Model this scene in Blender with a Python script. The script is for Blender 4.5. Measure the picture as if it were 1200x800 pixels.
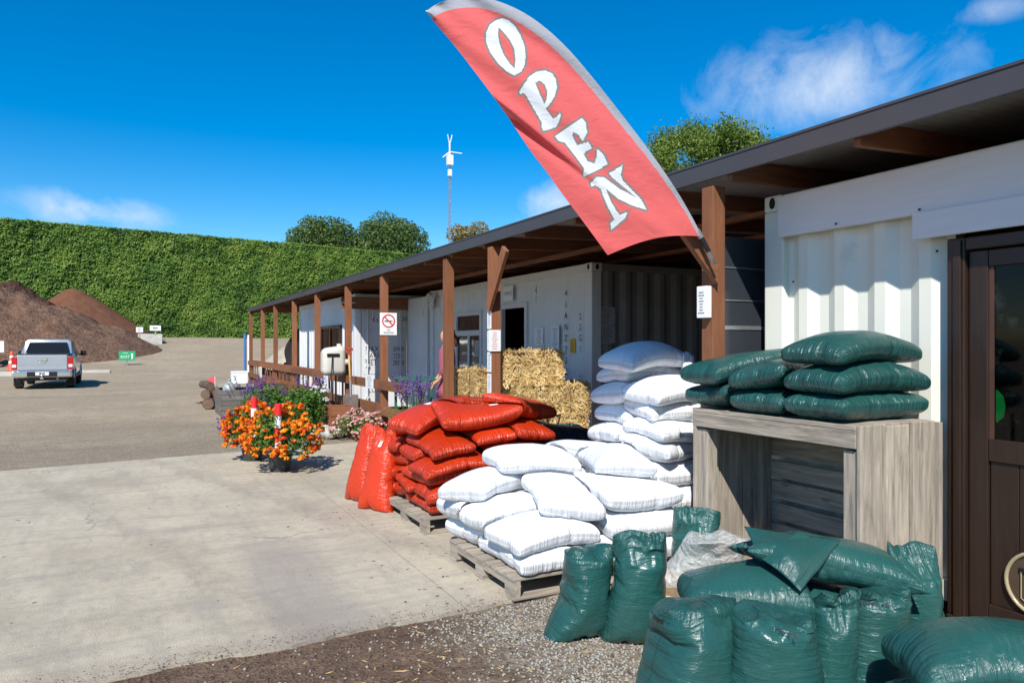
import bpy, bmesh, math, random
import numpy as np
from mathutils import Vector, Matrix, noise
from mathutils.geometry import tessellate_polygon
for o in list(bpy.data.objects): bpy.data.objects.remove(o)
SC = bpy.context.scene
COL = SC.collection
R = math.radians

# ------------------------------------------------------------------ camera
F, CX, HY, CH = 850.0, 600.0, 403.0, 1.6          # focal length, centre column, horizon row (1200 x 800 picture), eye height
TH = math.atan(440.0 / 850.0)
FW = Vector((math.sin(TH), math.cos(TH), 0)); RT = Vector((math.cos(TH), -math.sin(TH), 0))
cam_d = bpy.data.cameras.new('camera'); cam = bpy.data.objects.new('camera', cam_d); COL.objects.link(cam)
cam_d.sensor_width = 36; cam_d.lens = F / 1200 * 36; cam_d.shift_y = 3.0 / 1200
cam_d.clip_start = .05; cam_d.clip_end = 3000
cam.location = (0, 0, CH); cam.rotation_euler = (R(90), 0, -TH)
SC.camera = cam

# ------------------------------------------------------------------ light
SUN = Vector((-1.0, -1.2, 1.48)).normalized()
EL = math.asin(SUN.z); AZ = math.atan2(SUN.x, SUN.y)
sun_d = bpy.data.lights.new('sun', 'SUN'); sun = bpy.data.objects.new('sun', sun_d); COL.objects.link(sun)
sun_d.energy = 4.7; sun_d.angle = R(.5); sun_d.color = (1, .955, .88)
sun.rotation_euler = SUN.to_track_quat('Z', 'Y').to_euler(); sun.location = (-10, -8, 13)
W = bpy.data.worlds.new('World'); SC.world = W; W.use_nodes = True
nt = W.node_tree; bg = nt.nodes['Background']
sky = nt.nodes.new('ShaderNodeTexSky'); sky.sky_type = 'NISHITA'; sky.sun_disc = False
sky.sun_elevation = EL; sky.sun_rotation = AZ % (2 * math.pi); sky.altitude = 50; sky.air_density = 1.0; sky.dust_density = 0.0; sky.ozone_density = 4.0
hs = nt.nodes.new('ShaderNodeHueSaturation'); hs.inputs['Saturation'].default_value = 1.5; hs.inputs['Value'].default_value = 1.0
nt.links.new(sky.outputs[0], hs.inputs['Color'])

def pix(px, py):                                   # direction of a photo pixel, forward part 1
    return FW + RT * ((px - CX) / F) + Vector((0, 0, (HY - py) / F))
geo = nt.nodes.new('ShaderNodeNewGeometry'); neg = nt.nodes.new('ShaderNodeVectorMath'); neg.operation = 'SCALE'; neg.inputs['Scale'].default_value = -1
nt.links.new(geo.outputs['Incoming'], neg.inputs[0])
def wmath(op, a, b=None, c=None, clamp=False):
    n = nt.nodes.new('ShaderNodeMath'); n.operation = op; n.use_clamp = clamp
    for i, v in enumerate((a, b, c)):
        if v is None: continue
        if isinstance(v, (int, float)): n.inputs[i].default_value = v
        else: nt.links.new(v, n.inputs[i])
    return n.outputs[0]
def wdot(v):
    n = nt.nodes.new('ShaderNodeVectorMath'); n.operation = 'DOT_PRODUCT'; n.inputs[1].default_value = v
    nt.links.new(neg.outputs[0], n.inputs[0]); return n.outputs['Value']
nz = nt.nodes.new('ShaderNodeTexNoise'); nz.inputs['Scale'].default_value = 13; nz.inputs['Detail'].default_value = 9; nz.inputs['Roughness'].default_value = .62; nz.inputs['Distortion'].default_value = .5
nt.links.new(neg.outputs[0], nz.inputs['Vector'])
total = None
for (px, py, wx, wy, tilt, amt) in ((958, 98, 170, 66, -.14, .46), (1170, 10, 42, 16, -.2, .3), (650, 238, 75, 34, -.35, .6),
                                    (108, 247, 90, 24, .15, .6), (-300, 120, 200, 60, .1, .6), (1600, 180, 200, 70, -.1, .6), (2300, 90, 260, 80, .1, .6), (-1400, 150, 300, 80, 0, .6)):
    c = pix(px, py).normalized(); u = RT - c * RT.dot(c); u.normalize(); v = c.cross(u) * -1
    if v.z < 0: v = -v
    u2 = u * math.cos(tilt) - v * math.sin(tilt); v2 = u * math.sin(tilt) + v * math.cos(tilt)
    a = wmath('DIVIDE', wdot(u2), wx / F); b = wmath('DIVIDE', wdot(v2), wy / F)
    r2 = wmath('ADD', wmath('MULTIPLY', a, a), wmath('MULTIPLY', b, b))
    front = wmath('GREATER_THAN', wdot(c), 0.0)
    m = wmath('SUBTRACT', 1.0, r2, clamp=True)
    m = wmath('MULTIPLY', m, front)
    d = wmath('MULTIPLY', wmath('SUBTRACT', wmath('ADD', nz.outputs['Fac'], wmath('MULTIPLY', m, .30)), .57), 2.4, clamp=True)
    d = wmath('MULTIPLY', wmath('MULTIPLY', d, m, clamp=True), amt * 1.5, clamp=True)
    total = d if total is None else wmath('MAXIMUM', total, d)
mixc = nt.nodes.new('ShaderNodeMix'); mixc.data_type = 'RGBA'
nt.links.new(total, mixc.inputs['Factor']); nt.links.new(hs.outputs[0], mixc.inputs['A']); mixc.inputs['B'].default_value = (5.6, 6.2, 7.0, 1)
nt.links.new(mixc.outputs['Result'], bg.inputs['Color']); bg.inputs['Strength'].default_value = .112
vs = SC.view_settings; vs.view_transform = 'Standard'; vs.look = 'None'; vs.gamma = 1; vs.use_curve_mapping = False; vs.exposure = 0.42

# ------------------------------------------------------------------ helpers
rnd = random.Random(11); rng = np.random.default_rng(5)
def ground(px, py, z=0.0):
    d = F * (CH - z) / (py - HY); v = pix(px, py) * d; return Vector((v.x, v.y, z))
def depth(px, py, d):
    v = pix(px, py) * d; return Vector((v.x, v.y, CH + v.z))
def on_x(px, py, x):
    p = pix(px, py); v = p * (x / p.x); return Vector((v.x, v.y, CH + v.z))
def on_y(px, py, y):
    p = pix(px, py); v = p * (y / p.y); return Vector((v.x, v.y, CH + v.z))
def sstep(t): t = max(0, min(1, t)); return t * t * (3 - 2 * t)
def gz(x, y): return 2.1 * sstep((y - 34) / 32.0)

def nmat(name):
    m = bpy.data.materials.new(name); m.use_nodes = True
    t = m.node_tree; return m, t, t.nodes['Principled BSDF']
def N(t, kind, **kw):
    n = t.nodes.new(kind)
    for k, v in kw.items():
        if k in n.inputs: n.inputs[k].default_value = v
        else: setattr(n, k, v)
    return n
def coords(t, stretch=(1, 1, 1), obj=False):
    mp = N(t, 'ShaderNodeMapping'); mp.inputs['Scale'].default_value = stretch
    if obj:
        g = N(t, 'ShaderNodeTexCoord'); t.links.new(g.outputs['Object'], mp.inputs['Vector'])
    else:
        g = N(t, 'ShaderNodeNewGeometry'); t.links.new(g.outputs['Position'], mp.inputs['Vector'])
    return mp.outputs[0]
def ramp(t, fac, stops):
    r = N(t, 'ShaderNodeValToRGB'); e = r.color_ramp.elements
    while len(e) < len(stops): e.new(.5)
    for i, (p, c) in enumerate(stops): e[i].position = p; e[i].color = (c[0], c[1], c[2], 1)
    t.links.new(fac, r.inputs[0]); return r.outputs[0]
def mix(t, fac, a, b, mode='MIX'):
    n = N(t, 'ShaderNodeMix', data_type='RGBA', blend_type=mode)
    for s, v in (('Factor', fac), ('A', a), ('B', b)):
        if isinstance(v, (int, float)): n.inputs[s].default_value = v
        elif isinstance(v, tuple): n.inputs[s].default_value = (v[0], v[1], v[2], 1)
        else: t.links.new(v, n.inputs[s])
    return n.outputs['Result']
def mathn(t, op, a, b=0.0, clamp=False):
    n = N(t, 'ShaderNodeMath', operation=op, use_clamp=clamp)
    for i, v in enumerate((a, b)):
        if isinstance(v, (int, float)): n.inputs[i].default_value = v
        else: t.links.new(v, n.inputs[i])
    return n.outputs[0]
def bump(t, bsdf, h, strength, dist=.01):
    b = N(t, 'ShaderNodeBump'); b.inputs['Strength'].default_value = strength; b.inputs['Distance'].default_value = dist
    t.links.new(h, b.inputs['Height']); t.links.new(b.outputs[0], bsdf.inputs['Normal']); return b
def M(name, col, rough=.6, var=.15, scale=6, bmp=.15, bscale=80, metal=0, spec=.5, stretch=(1, 1, 1), dirt=None, coat=0, bdist=.006):
    m, t, b = nmat(name); c = coords(t, stretch)
    n1 = N(t, 'ShaderNodeTexNoise', Scale=scale, Detail=6, Roughness=.65); t.links.new(c, n1.inputs['Vector'])
    lo = tuple(x * (1 - var) for x in col); hi = tuple(min(1, x * (1 + var)) for x in col)
    out = ramp(t, n1.outputs['Fac'], ((.25, lo), (.75, hi)))
    if dirt:
        n3 = N(t, 'ShaderNodeTexNoise', Scale=dirt[1], Detail=8, Roughness=.7); t.links.new(coords(t), n3.inputs['Vector'])
        f = mathn(t, 'MULTIPLY', mathn(t, 'SUBTRACT', n3.outputs['Fac'], dirt[2]), 5, True)
        out = mix(t, mathn(t, 'MULTIPLY', f, dirt[3]), out, dirt[0])
    t.links.new(out, b.inputs['Base Color'])
    b.inputs['Roughness'].default_value = rough; b.inputs['Metallic'].default_value = metal; b.inputs['Specular IOR Level'].default_value = spec
    b.inputs['Coat Weight'].default_value = coat
    if bmp:
        n2 = N(t, 'ShaderNodeTexNoise', Scale=bscale, Detail=4); t.links.new(c, n2.inputs['Vector'])
        bump(t, b, n2.outputs['Fac'], bmp, bdist)
    return m
def wood(name, col, axis='z', var=.35, rough=.7, knots=.5, obj=False):
    m, t, b = nmat(name)
    st = {'x': (1.2, 14, 14), 'y': (14, 1.2, 14), 'z': (14, 14, 1.2)}[axis]
    c = coords(t, st, obj)
    n1 = N(t, 'ShaderNodeTexNoise', Scale=2.2, Detail=8, Roughness=.7, Distortion=.6); t.links.new(c, n1.inputs['Vector'])
    n2 = N(t, 'ShaderNodeTexNoise', Scale=1.6, Detail=3); t.links.new(coords(t), n2.inputs['Vector'])
    lo = tuple(x * (1 - var) for x in col); hi = tuple(min(1, x * (1 + var)) for x in col)
    o = ramp(t, n1.outputs['Fac'], ((.28, lo), (.5, col), (.72, hi)))
    o = mix(t, mathn(t, 'MULTIPLY', n2.outputs['Fac'], .55), o, tuple(x * .55 for x in col))
    kv = N(t, 'ShaderNodeTexVoronoi', Scale=1.0); kd = N(t, 'ShaderNodeTexNoise', Scale=9, Detail=3); t.links.new(coords(t), kd.inputs['Vector'])
    t.links.new(coords(t, tuple(7.0 if s_ > 2 else 2.6 for s_ in st)), kv.inputs['Vector'])
    kf = mathn(t, 'MULTIPLY', mathn(t, 'SUBTRACT', mathn(t, 'ADD', .10, mathn(t, 'MULTIPLY', kd.outputs['Fac'], .06)), kv.outputs['Distance']), 16, True)
    o = mix(t, mathn(t, 'MULTIPLY', kf, knots), o, tuple(x * .28 for x in col))
    oi = N(t, 'ShaderNodeObjectInfo'); hv = N(t, 'ShaderNodeHueSaturation')
    t.links.new(mathn(t, 'ADD', mathn(t, 'MULTIPLY', oi.outputs['Random'], .4), .82), hv.inputs['Value']); t.links.new(o, hv.inputs['Color'])
    t.links.new(hv.outputs[0], b.inputs['Base Color']); b.inputs['Roughness'].default_value = rough; b.inputs['Specular IOR Level'].default_value = .3
    bump(t, b, n1.outputs['Fac'], .35, .004)
    return m

class MB:
    def __init__(s): s.v = []; s.f = []; s.mi = []
    def add(s, vs, fs, mi=0):
        n = len(s.v); s.v += [tuple(p) for p in vs]; s.f += [tuple(i + n for i in f) for f in fs]; s.mi += [mi] * len(fs); return s
    def box(s, a, b, mi=0):
        x0, y0, z0 = a; x1, y1, z1 = b
        return s.add([(x0, y0, z0), (x1, y0, z0), (x1, y1, z0), (x0, y1, z0), (x0, y0, z1), (x1, y0, z1), (x1, y1, z1), (x0, y1, z1)],
                     [(0, 3, 2, 1), (4, 5, 6, 7), (0, 1, 5, 4), (1, 2, 6, 5), (2, 3, 7, 6), (3, 0, 4, 7)], mi)
    def bar(s, p, q, w, h, up=(0, 0, 1), mi=0):
        p = Vector(p); q = Vector(q); d = (q - p).normalized(); up = Vector(up)
        if abs(d.dot(up)) > .98: up = Vector((1, 0, 0))
        r = d.cross(up).normalized(); u = r.cross(d).normalized(); vs = []
        for e in (p, q):
            for (a, b) in ((-1, -1), (1, -1), (1, 1), (-1, 1)): vs.append(e + r * (a * w / 2) + u * (b * h / 2))
        return s.add(vs, [(0, 1, 2, 3), (7, 6, 5, 4), (0, 4, 5, 1), (1, 5, 6, 2), (2, 6, 7, 3), (3, 7, 4, 0)], mi)
    def tube(s, pts, rad, n=8, mi=0, cap=True):
        pts = [Vector(p) for p in pts]; rads = rad if isinstance(rad, (list, tuple)) else [rad] * len(pts)
        vs = []; k = len(pts); prev = None
        for i, p in enumerate(pts):
            d = (pts[min(i + 1, k - 1)] - pts[max(i - 1, 0)])
            d = d.normalized() if d.length > 1e-9 else Vector((0, 0, 1))
            if prev is None:
                a = Vector((0, 0, 1)) if abs(d.z) < .9 else Vector((1, 0, 0)); r = d.cross(a).normalized()
            else: r = (prev - d * prev.dot(d)).normalized()
            prev = r; u = d.cross(r)
            for j in range(n):
                a = 2 * math.pi * j / n; vs.append(p + (r * math.cos(a) + u * math.sin(a)) * rads[i])
        fs = [(i * n + j, i * n + (j + 1) % n, (i + 1) * n + (j + 1) % n, (i + 1) * n + j) for i in range(k - 1) for j in range(n)]
        if cap: fs += [tuple(range(n - 1, -1, -1)), tuple((k - 1) * n + j for j in range(n))]
        return s.add(vs, fs, mi)
    def lathe(s, c, prof, n=16, mi=0, sx=1, sy=1):
        c = Vector(c); vs = []
        for (r, z) in prof:
            for j in range(n):
                a = 2 * math.pi * j / n; vs.append((c.x + r * sx * math.cos(a), c.y + r * sy * math.sin(a), c.z + z))
        k = len(prof); fs = [(i * n + j, i * n + (j + 1) % n, (i + 1) * n + (j + 1) % n, (i + 1) * n + j) for i in range(k - 1) for j in range(n)]
        fs += [tuple(range(n - 1, -1, -1)), tuple((k - 1) * n + j for j in range(n))]
        return s.add(vs, fs, mi)
    def prism(s, poly, off, mi=0):                  # poly: 3-D outline, off: extrusion vector
        n = len(poly); off = Vector(off); vs = [Vector(p) for p in poly] + [Vector(p) + off for p in poly]
        fs = [tuple(range(n - 1, -1, -1)), tuple(range(n, 2 * n))] + [(i, (i + 1) % n, n + (i + 1) % n, n + i) for i in range(n)]
        return s.add(vs, fs, mi)
    def build(s, name, mat, parent=None, **kw): return mk(name, s.v, s.f, mat, parent, mi=s.mi, **kw)

WOFF = {}
def woff(o): return WOFF.get(o.name, Vector((0, 0, 0))) if o else Vector((0, 0, 0))
def tag(o, label=None, cat=None, group=None, kind=None):
    if label: o['label'] = label
    if cat: o['category'] = cat
    if group: o['group'] = group
    if kind: o['kind'] = kind
    return o
def empty(name, loc, label=None, cat=None, group=None):
    o = bpy.data.objects.new(name, None); COL.objects.link(o); o.location = loc; o.empty_display_size = .1
    WOFF[o.name] = Vector(loc); return tag(o, label, cat, group)
def mk(name, v, f, mat, parent=None, smooth=False, bev=0, mi=None, origin=None, sub=0, solid=0, auto=None):
    v = np.asarray(v, dtype=np.float64).reshape(-1, 3)
    pw = woff(parent); o0 = Vector(origin) if origin is not None else pw
    if parent is None and origin is None:
        o0 = Vector(((v[:, 0].min() + v[:, 0].max()) / 2, (v[:, 1].min() + v[:, 1].max()) / 2, v[:, 2].min()))
    me = bpy.data.meshes.new(name); w = v - np.array(o0)
    if isinstance(f, np.ndarray):
        k = f.shape[1]; me.vertices.add(len(w)); me.vertices.foreach_set('co', w.ravel())
        me.loops.add(f.size); me.loops.foreach_set('vertex_index', f.ravel().astype(np.int32))
        me.polygons.add(len(f)); me.polygons.foreach_set('loop_start', np.arange(0, f.size, k, dtype=np.int32)); me.polygons.foreach_set('loop_total', np.full(len(f), k, dtype=np.int32))
        me.update(calc_edges=True)
    else: me.from_pydata([tuple(p) for p in w], [], f)
    for m in (mat if isinstance(mat, (list, tuple)) else [mat]): me.materials.append(m)
    if mi is not None and isinstance(mat, (list, tuple)): me.polygons.foreach_set('material_index', np.asarray(mi, dtype=np.int32))
    if smooth: me.polygons.foreach_set('use_smooth', np.ones(len(me.polygons), dtype=bool))
    o = bpy.data.objects.new(name, me); COL.objects.link(o)
    if parent: o.parent = parent; o.location = o0 - pw
    else: o.location = o0
    WOFF[o.name] = Vector(o0)
    if auto: 
        me.polygons.foreach_set('use_smooth', np.ones(len(me.polygons), dtype=bool)); me.set_sharp_from_angle(angle=R(auto))
    if solid: s_ = o.modifiers.new('solid', 'SOLIDIFY'); s_.thickness = solid
    if bev: b_ = o.modifiers.new('bevel', 'BEVEL'); b_.width = bev; b_.segments = 2; b_.limit_method = 'ANGLE'
    if sub: q = o.modifiers.new('sub', 'SUBSURF'); q.levels = sub; q.render_levels = sub
    return o
def copy_at(o, parent, delta):                      # another piece sharing the mesh
    c = o.copy(); COL.objects.link(c); c.parent = parent; c.location = o.location + Vector(delta); return c
def copy_tree(o, loc):                              # a thing with its parts and their sub-parts, moved to loc
    r = o.copy(); COL.objects.link(r); r.location = loc; WOFF[r.name] = Vector(loc)
    for ch in o.children:
        c = ch.copy(); COL.objects.link(c); c.parent = r
        for g in ch.children:
            d = g.copy(); COL.objects.link(d); d.parent = c
    return r
_tc = {}
def text_geo(s, size):
    k = s
    if k not in _tc:
        cu = bpy.data.curves.new('t', 'FONT'); cu.body = s; cu.size = 1; cu.align_x = 'CENTER'; cu.align_y = 'CENTER'; cu.resolution_u = 3
        o = bpy.data.objects.new('t', cu); COL.objects.link(o)
        dg = bpy.context.evaluated_depsgraph_get(); me = bpy.data.meshes.new_from_object(o.evaluated_get(dg))
        _tc[k] = ([v.co.copy() for v in me.vertices], [tuple(p.vertices) for p in me.polygons])
        bpy.data.objects.remove(o); bpy.data.curves.remove(cu); bpy.data.meshes.remove(me)
    v, f = _tc[k]; return [p * size for p in v], f
def put_text(mb, s, c, right, up, size, sx=1.0, off=.002):
    right = Vector(right).normalized(); up = Vector(up).normalized(); n = right.cross(up); c = Vector(c) + n * off
    v, f = text_geo(s, size); mb.add([c + right * (p.x * sx) + up * p.y for p in v], f); return mb
def put_bars(mb, c, right, up, w, h, rows, seed=0, off=.002, fill=.8, thick=.35):   # rows of print too small to read
    r_ = random.Random(seed); right = Vector(right).normalized(); up = Vector(up).normalized(); n = right.cross(up); c = Vector(c) + n * off
    for i in range(rows):
        y = h / 2 - (i + .5) * h / rows; t = h / rows * thick; wd = w * r_.uniform(.35, fill); x = -wd / 2
        while x < wd / 2:
            l = min(wd / 2 - x, w * r_.uniform(.06, .18))
            q = [c + right * a + up * b for a, b in ((x, y - t / 2), (x + l, y - t / 2), (x + l, y + t / 2), (x, y + t / 2))]
            mb.add(q, [(0, 1, 2, 3)]); x += l + w * .035
    return mb
def leafmesh(P, size, nrm=None, tilt=.8, aspect=.55, rg=rng):           # one folded leaf at each point
    n = len(P); d = rg.normal(size=(n, 3))
    if nrm is not None: d = d * tilt + nrm
    d /= np.linalg.norm(d, axis=1)[:, None] + 1e-9
    a = rg.normal(size=(n, 3)); a -= d * (a * d).sum(1)[:, None]; a /= np.linalg.norm(a, axis=1)[:, None] + 1e-9
    b = np.cross(d, a); s = (size * rg.uniform(.6, 1.35, n))[:, None]
    v = np.empty((n, 4, 3)); v[:, 0] = P - a * s; v[:, 1] = P + b * s * aspect + d * s * .18; v[:, 2] = P + a * s; v[:, 3] = P - b * s * aspect + d * s * .18
    return v.reshape(-1, 3), np.arange(4 * n).reshape(n, 4)
def leafmat(name, cols, scale=3.0, trans=.35, rough=.5, cell=.13, wn=.25):
    m, t, b = nmat(name); c = coords(t)
    n1 = N(t, 'ShaderNodeTexNoise', Scale=scale, Detail=3); t.links.new(c, n1.inputs['Vector'])
    n2 = N(t, 'ShaderNodeTexWhiteNoise'); sn = N(t, 'ShaderNodeVectorMath', operation='SNAP'); sn.inputs[1].default_value = (cell, cell, cell)
    t.links.new(c, sn.inputs[0]); t.links.new(sn.outputs[0], n2.inputs['Vector'])
    f = mathn(t, 'ADD', mathn(t, 'MULTIPLY', n1.outputs['Fac'], 1 - wn), mathn(t, 'MULTIPLY', n2.outputs['Value'], wn))
    k = len(cols); o = ramp(t, f, [(.28 + .44 * i / max(1, k - 1), cc) for i, cc in enumerate(cols)])
    t.links.new(o, b.inputs['Base Color']); b.inputs['Roughness'].default_value = rough; b.inputs['Specular IOR Level'].default_value = .3
    tr = N(t, 'ShaderNodeBsdfTranslucent'); t.links.new(o, tr.inputs['Color']); ms = N(t, 'ShaderNodeMixShader'); ms.inputs[0].default_value = trans
    t.links.new(b.outputs[0], ms.inputs[1]); t.links.new(tr.outputs[0], ms.inputs[2])
    t.links.new(ms.outputs[0], t.nodes['Material Output'].inputs['Surface'])
    return m
# ------------------------------------------------------------------ setting: ground, slab, gravel
def ground_mat():
    m, t, b = nmat('gravel_yard'); c = coords(t)
    sep = N(t, 'ShaderNodeSeparateXYZ'); t.links.new(c, sep.inputs[0])
    big = N(t, 'ShaderNodeTexNoise', Scale=.35, Detail=6, Roughness=.6); t.links.new(c, big.inputs['Vector'])
    mid = N(t, 'ShaderNodeTexNoise', Scale=3.0, Detail=8, Roughness=.75); t.links.new(c, mid.inputs['Vector'])
    fin = N(t, 'ShaderNodeTexVoronoi', Scale=55.0); t.links.new(c, fin.inputs['Vector'])
    st = N(t, 'ShaderNodeTexNoise', Scale=.55, Detail=6, Roughness=.7); t.links.new(coords(t, (.22, 1.1, 1)), st.inputs['Vector'])
    o = ramp(t, mid.outputs['Fac'], ((.25, (.21, .18, .14)), (.5, (.315, .278, .222)), (.75, (.40, .36, .295))))
    o = mix(t, mathn(t, 'MULTIPLY', mathn(t, 'SUBTRACT', big.outputs['Fac'], .42), 4, True), mix(t, .55, o, (.235, .20, .16)), o)
    o = mix(t, mathn(t, 'MULTIPLY', mathn(t, 'SUBTRACT', st.outputs['Fac'], .53), 5, True), o, mix(t, .55, o, (.15, .138, .12)))
    # worn darker seal just beyond the slab
    yy = mathn(t, 'ADD', sep.outputs['Y'], mathn(t, 'MULTIPLY', mathn(t, 'SUBTRACT', big.outputs['Fac'], .5), 7))
    near = mathn(t, 'MULTIPLY', mathn(t, 'SUBTRACT', 18.0, yy), .16, True)
    o = mix(t, mathn(t, 'MULTIPLY', near, .50), o, mix(t, .5, mix(t, mid.outputs['Fac'], (.085, .078, .068), (.24, .222, .195)), (.145, .132, .115)))
    # bark and soil in front of the slab
    fr = mathn(t, 'MULTIPLY', mathn(t, 'SUBTRACT', 4.4, sep.outputs['Y']), 3, True)
    soil = ramp(t, mid.outputs['Fac'], ((.3, (.062, .042, .032)), (.55, (.125, .09, .07)), (.8, (.20, .155, .125))))
    gr_ = mathn(t, 'MULTIPLY', mathn(t, 'SUBTRACT', mathn(t, 'ADD', sep.outputs['X'], mathn(t, 'MULTIPLY', mid.outputs['Fac'], .8)), 1.75), 2.2, True)
    soil = mix(t, mathn(t, 'MULTIPLY', gr_, .75), soil, ramp(t, mid.outputs['Fac'], ((.3, (.14, .125, .105)), (.7, (.27, .25, .215)))))
    o = mix(t, fr, o, soil)
    wn = N(t, 'ShaderNodeTexWhiteNoise'); t.links.new(fin.outputs['Position'], wn.inputs['Vector'])
    o = mix(t, .55, o, mix(t, wn.outputs['Value'], (.35, .35, .35), (1.3, 1.28, 1.25)), 'MULTIPLY')
    hv = N(t, 'ShaderNodeHueSaturation'); hv.inputs['Value'].default_value = 1.17; t.links.new(mix(t, 1.0, o, (1.08, 1.01, .90), 'MULTIPLY'), hv.inputs['Color'])
    t.links.new(hv.outputs[0], b.inputs['Base Color']); b.inputs['Roughness'].default_value = .95; b.inputs['Specular IOR Level'].default_value = .15
    h = mathn(t, 'ADD', mathn(t, 'MULTIPLY', fin.outputs['Distance'], .6), mathn(t, 'MULTIPLY', mid.outputs['Fac'], 1.2))
    bump(t, b, h, .6, .02)
    return m
GM = ground_mat()
xs = np.unique(np.concatenate([np.linspace(-900, -60, 15), np.linspace(-60, 80, 71), np.linspace(80, 900, 15)]))
ys = np.unique(np.concatenate([np.linspace(-300, 0, 8), np.linspace(0, 100, 101), np.linspace(100, 1500, 20)]))
gv = [(x, y, gz(x, y) + (.03 * noise.noise(Vector((x * .2, y * .2, 0))) if y > 24 else 0) + (.10 * noise.noise(Vector((x * .11, y * .11, 3))) if y > 38 else 0)) for y in ys for x in xs]
nx_ = len(xs); gf = [(j * nx_ + i, j * nx_ + i + 1, (j + 1) * nx_ + i + 1, (j + 1) * nx_ + i) for j in range(len(ys) - 1) for i in range(nx_ - 1)]
tag(mk('ground', gv, gf, GM, origin=(0, 0, 0), smooth=True), kind='structure')

def slab_mat():
    m, t, b = nmat('yard_concrete'); c = coords(t)
    sep = N(t, 'ShaderNodeSeparateXYZ'); t.links.new(c, sep.inputs[0])
    n1 = N(t, 'ShaderNodeTexNoise', Scale=.9, Detail=8, Roughness=.62); t.links.new(c, n1.inputs['Vector'])
    n2 = N(t, 'ShaderNodeTexNoise', Scale=14, Detail=8, Roughness=.75); t.links.new(c, n2.inputs['Vector'])
    n3 = N(t, 'ShaderNodeTexNoise', Scale=1.5, Detail=7, Roughness=.7); t.links.new(coords(t, (2.6, .45, 1)), n3.inputs['Vector'])
    n4 = N(t, 'ShaderNodeTexNoise', Scale=1.2, Detail=7, Roughness=.7); t.links.new(coords(t, (.35, 3.0, 1)), n4.inputs['Vector'])
    n5 = N(t, 'ShaderNodeTexNoise', Scale=150, Detail=3); t.links.new(c, n5.inputs['Vector'])
    o = ramp(t, n1.outputs['Fac'], ((.25, (.355, .305, .228)), (.5, (.485, .425, .322)), (.8, (.58, .512, .39))))
    o = mix(t, mathn(t, 'MULTIPLY', mathn(t, 'SUBTRACT', n2.outputs['Fac'], .46), 4.0, True), o, mix(t, .5, o, (.27, .235, .19)))
    o = mix(t, mathn(t, 'MULTIPLY', mathn(t, 'SUBTRACT', n3.outputs['Fac'], .48), 5.0, True), o, mix(t, .5, o, (.28, .25, .215)))
    o = mix(t, mathn(t, 'MULTIPLY', mathn(t, 'SUBTRACT', n4.outputs['Fac'], .50), 7.0, True), o, mix(t, .5, o, (.30, .275, .23)))
    # a dull worn panel with ragged edges, and a soil-stained band along the near edge
    def band(v, lo, hi, k):
        return mathn(t, 'MULTIPLY', mathn(t, 'MULTIPLY', mathn(t, 'SUBTRACT', v, lo), k, True), mathn(t, 'MULTIPLY', mathn(t, 'SUBTRACT', hi, v), k, True))
    wob = mathn(t, 'MULTIPLY', mathn(t, 'SUBTRACT', n3.outputs['Fac'], .5), .35)
    px_ = band(mathn(t, 'ADD', sep.outputs['X'], wob), .55, 1.28, 5); py_ = band(mathn(t, 'ADD', sep.outputs['Y'], wob), 3.6, 6.1, 3)
    o = mix(t, mathn(t, 'MULTIPLY', mathn(t, 'MULTIPLY', px_, py_), .55), o, (.30, .262, .236))
    ed = mathn(t, 'MULTIPLY', mathn(t, 'SUBTRACT', mathn(t, 'ADD', 4.02, mathn(t, 'MULTIPLY', n1.outputs['Fac'], .3)), sep.outputs['Y']), 8, True)
    o = mix(t, mathn(t, 'MULTIPLY', mathn(t, 'MULTIPLY', ed, n2.outputs['Fac']), .6), o, (.25, .2, .16))
    cw = N(t, 'ShaderNodeTexNoise', Scale=1.6, Detail=6); t.links.new(c, cw.inputs['Vector'])
    vv = N(t, 'ShaderNodeVectorMath', operation='ADD'); t.links.new(c, vv.inputs[0]); sv = N(t, 'ShaderNodeVectorMath', operation='SCALE'); sv.inputs['Scale'].default_value = .9; t.links.new(cw.outputs['Color'], sv.inputs[0]); t.links.new(sv.outputs[0], vv.inputs[1])
    ck = N(t, 'ShaderNodeTexVoronoi', Scale=.27, feature='DISTANCE_TO_EDGE'); t.links.new(vv.outputs[0], ck.inputs['Vector'])
    crk = mathn(t, 'MULTIPLY', mathn(t, 'SUBTRACT', .0032, ck.outputs['Distance']), 600, True)
    crk = mathn(t, 'MULTIPLY', crk, mathn(t, 'MULTIPLY', mathn(t, 'SUBTRACT', n1.outputs['Fac'], .46), 6, True))
    o = mix(t, mathn(t, 'MULTIPLY', crk, .6), o, (.12, .10, .085))
    ty = mathn(t, 'ADD', mathn(t, 'MULTIPLY', sep.outputs['Y'], .32), sep.outputs['X'])     # worn wheel tracks running up the yard
    for x0_ in (-.6, .95, 2.15, 3.7):
        tb = mathn(t, 'MULTIPLY', mathn(t, 'SUBTRACT', .17, mathn(t, 'ABSOLUTE', mathn(t, 'SUBTRACT', mathn(t, 'ADD', ty, wob), x0_))), 9, True)
        o = mix(t, mathn(t, 'MULTIPLY', mathn(t, 'MULTIPLY', tb, n2.outputs['Fac']), .38), o, (.22, .185, .15))
    o = mix(t, .5, o, ramp(t, n5.outputs['Fac'], ((.3, (.5, .5, .5)), (.7, (1.45, 1.45, 1.45)))), 'MULTIPLY')
    t.links.new(o, b.inputs['Base Color']); b.inputs['Roughness'].default_value = .9; b.inputs['Specular IOR Level'].default_value = .2
    bump(t, b, mathn(t, 'ADD', n2.outputs['Fac'], mathn(t, 'MULTIPLY', n5.outputs['Fac'], .5)), .8, .009)
    return m
SLM = slab_mat()
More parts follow.
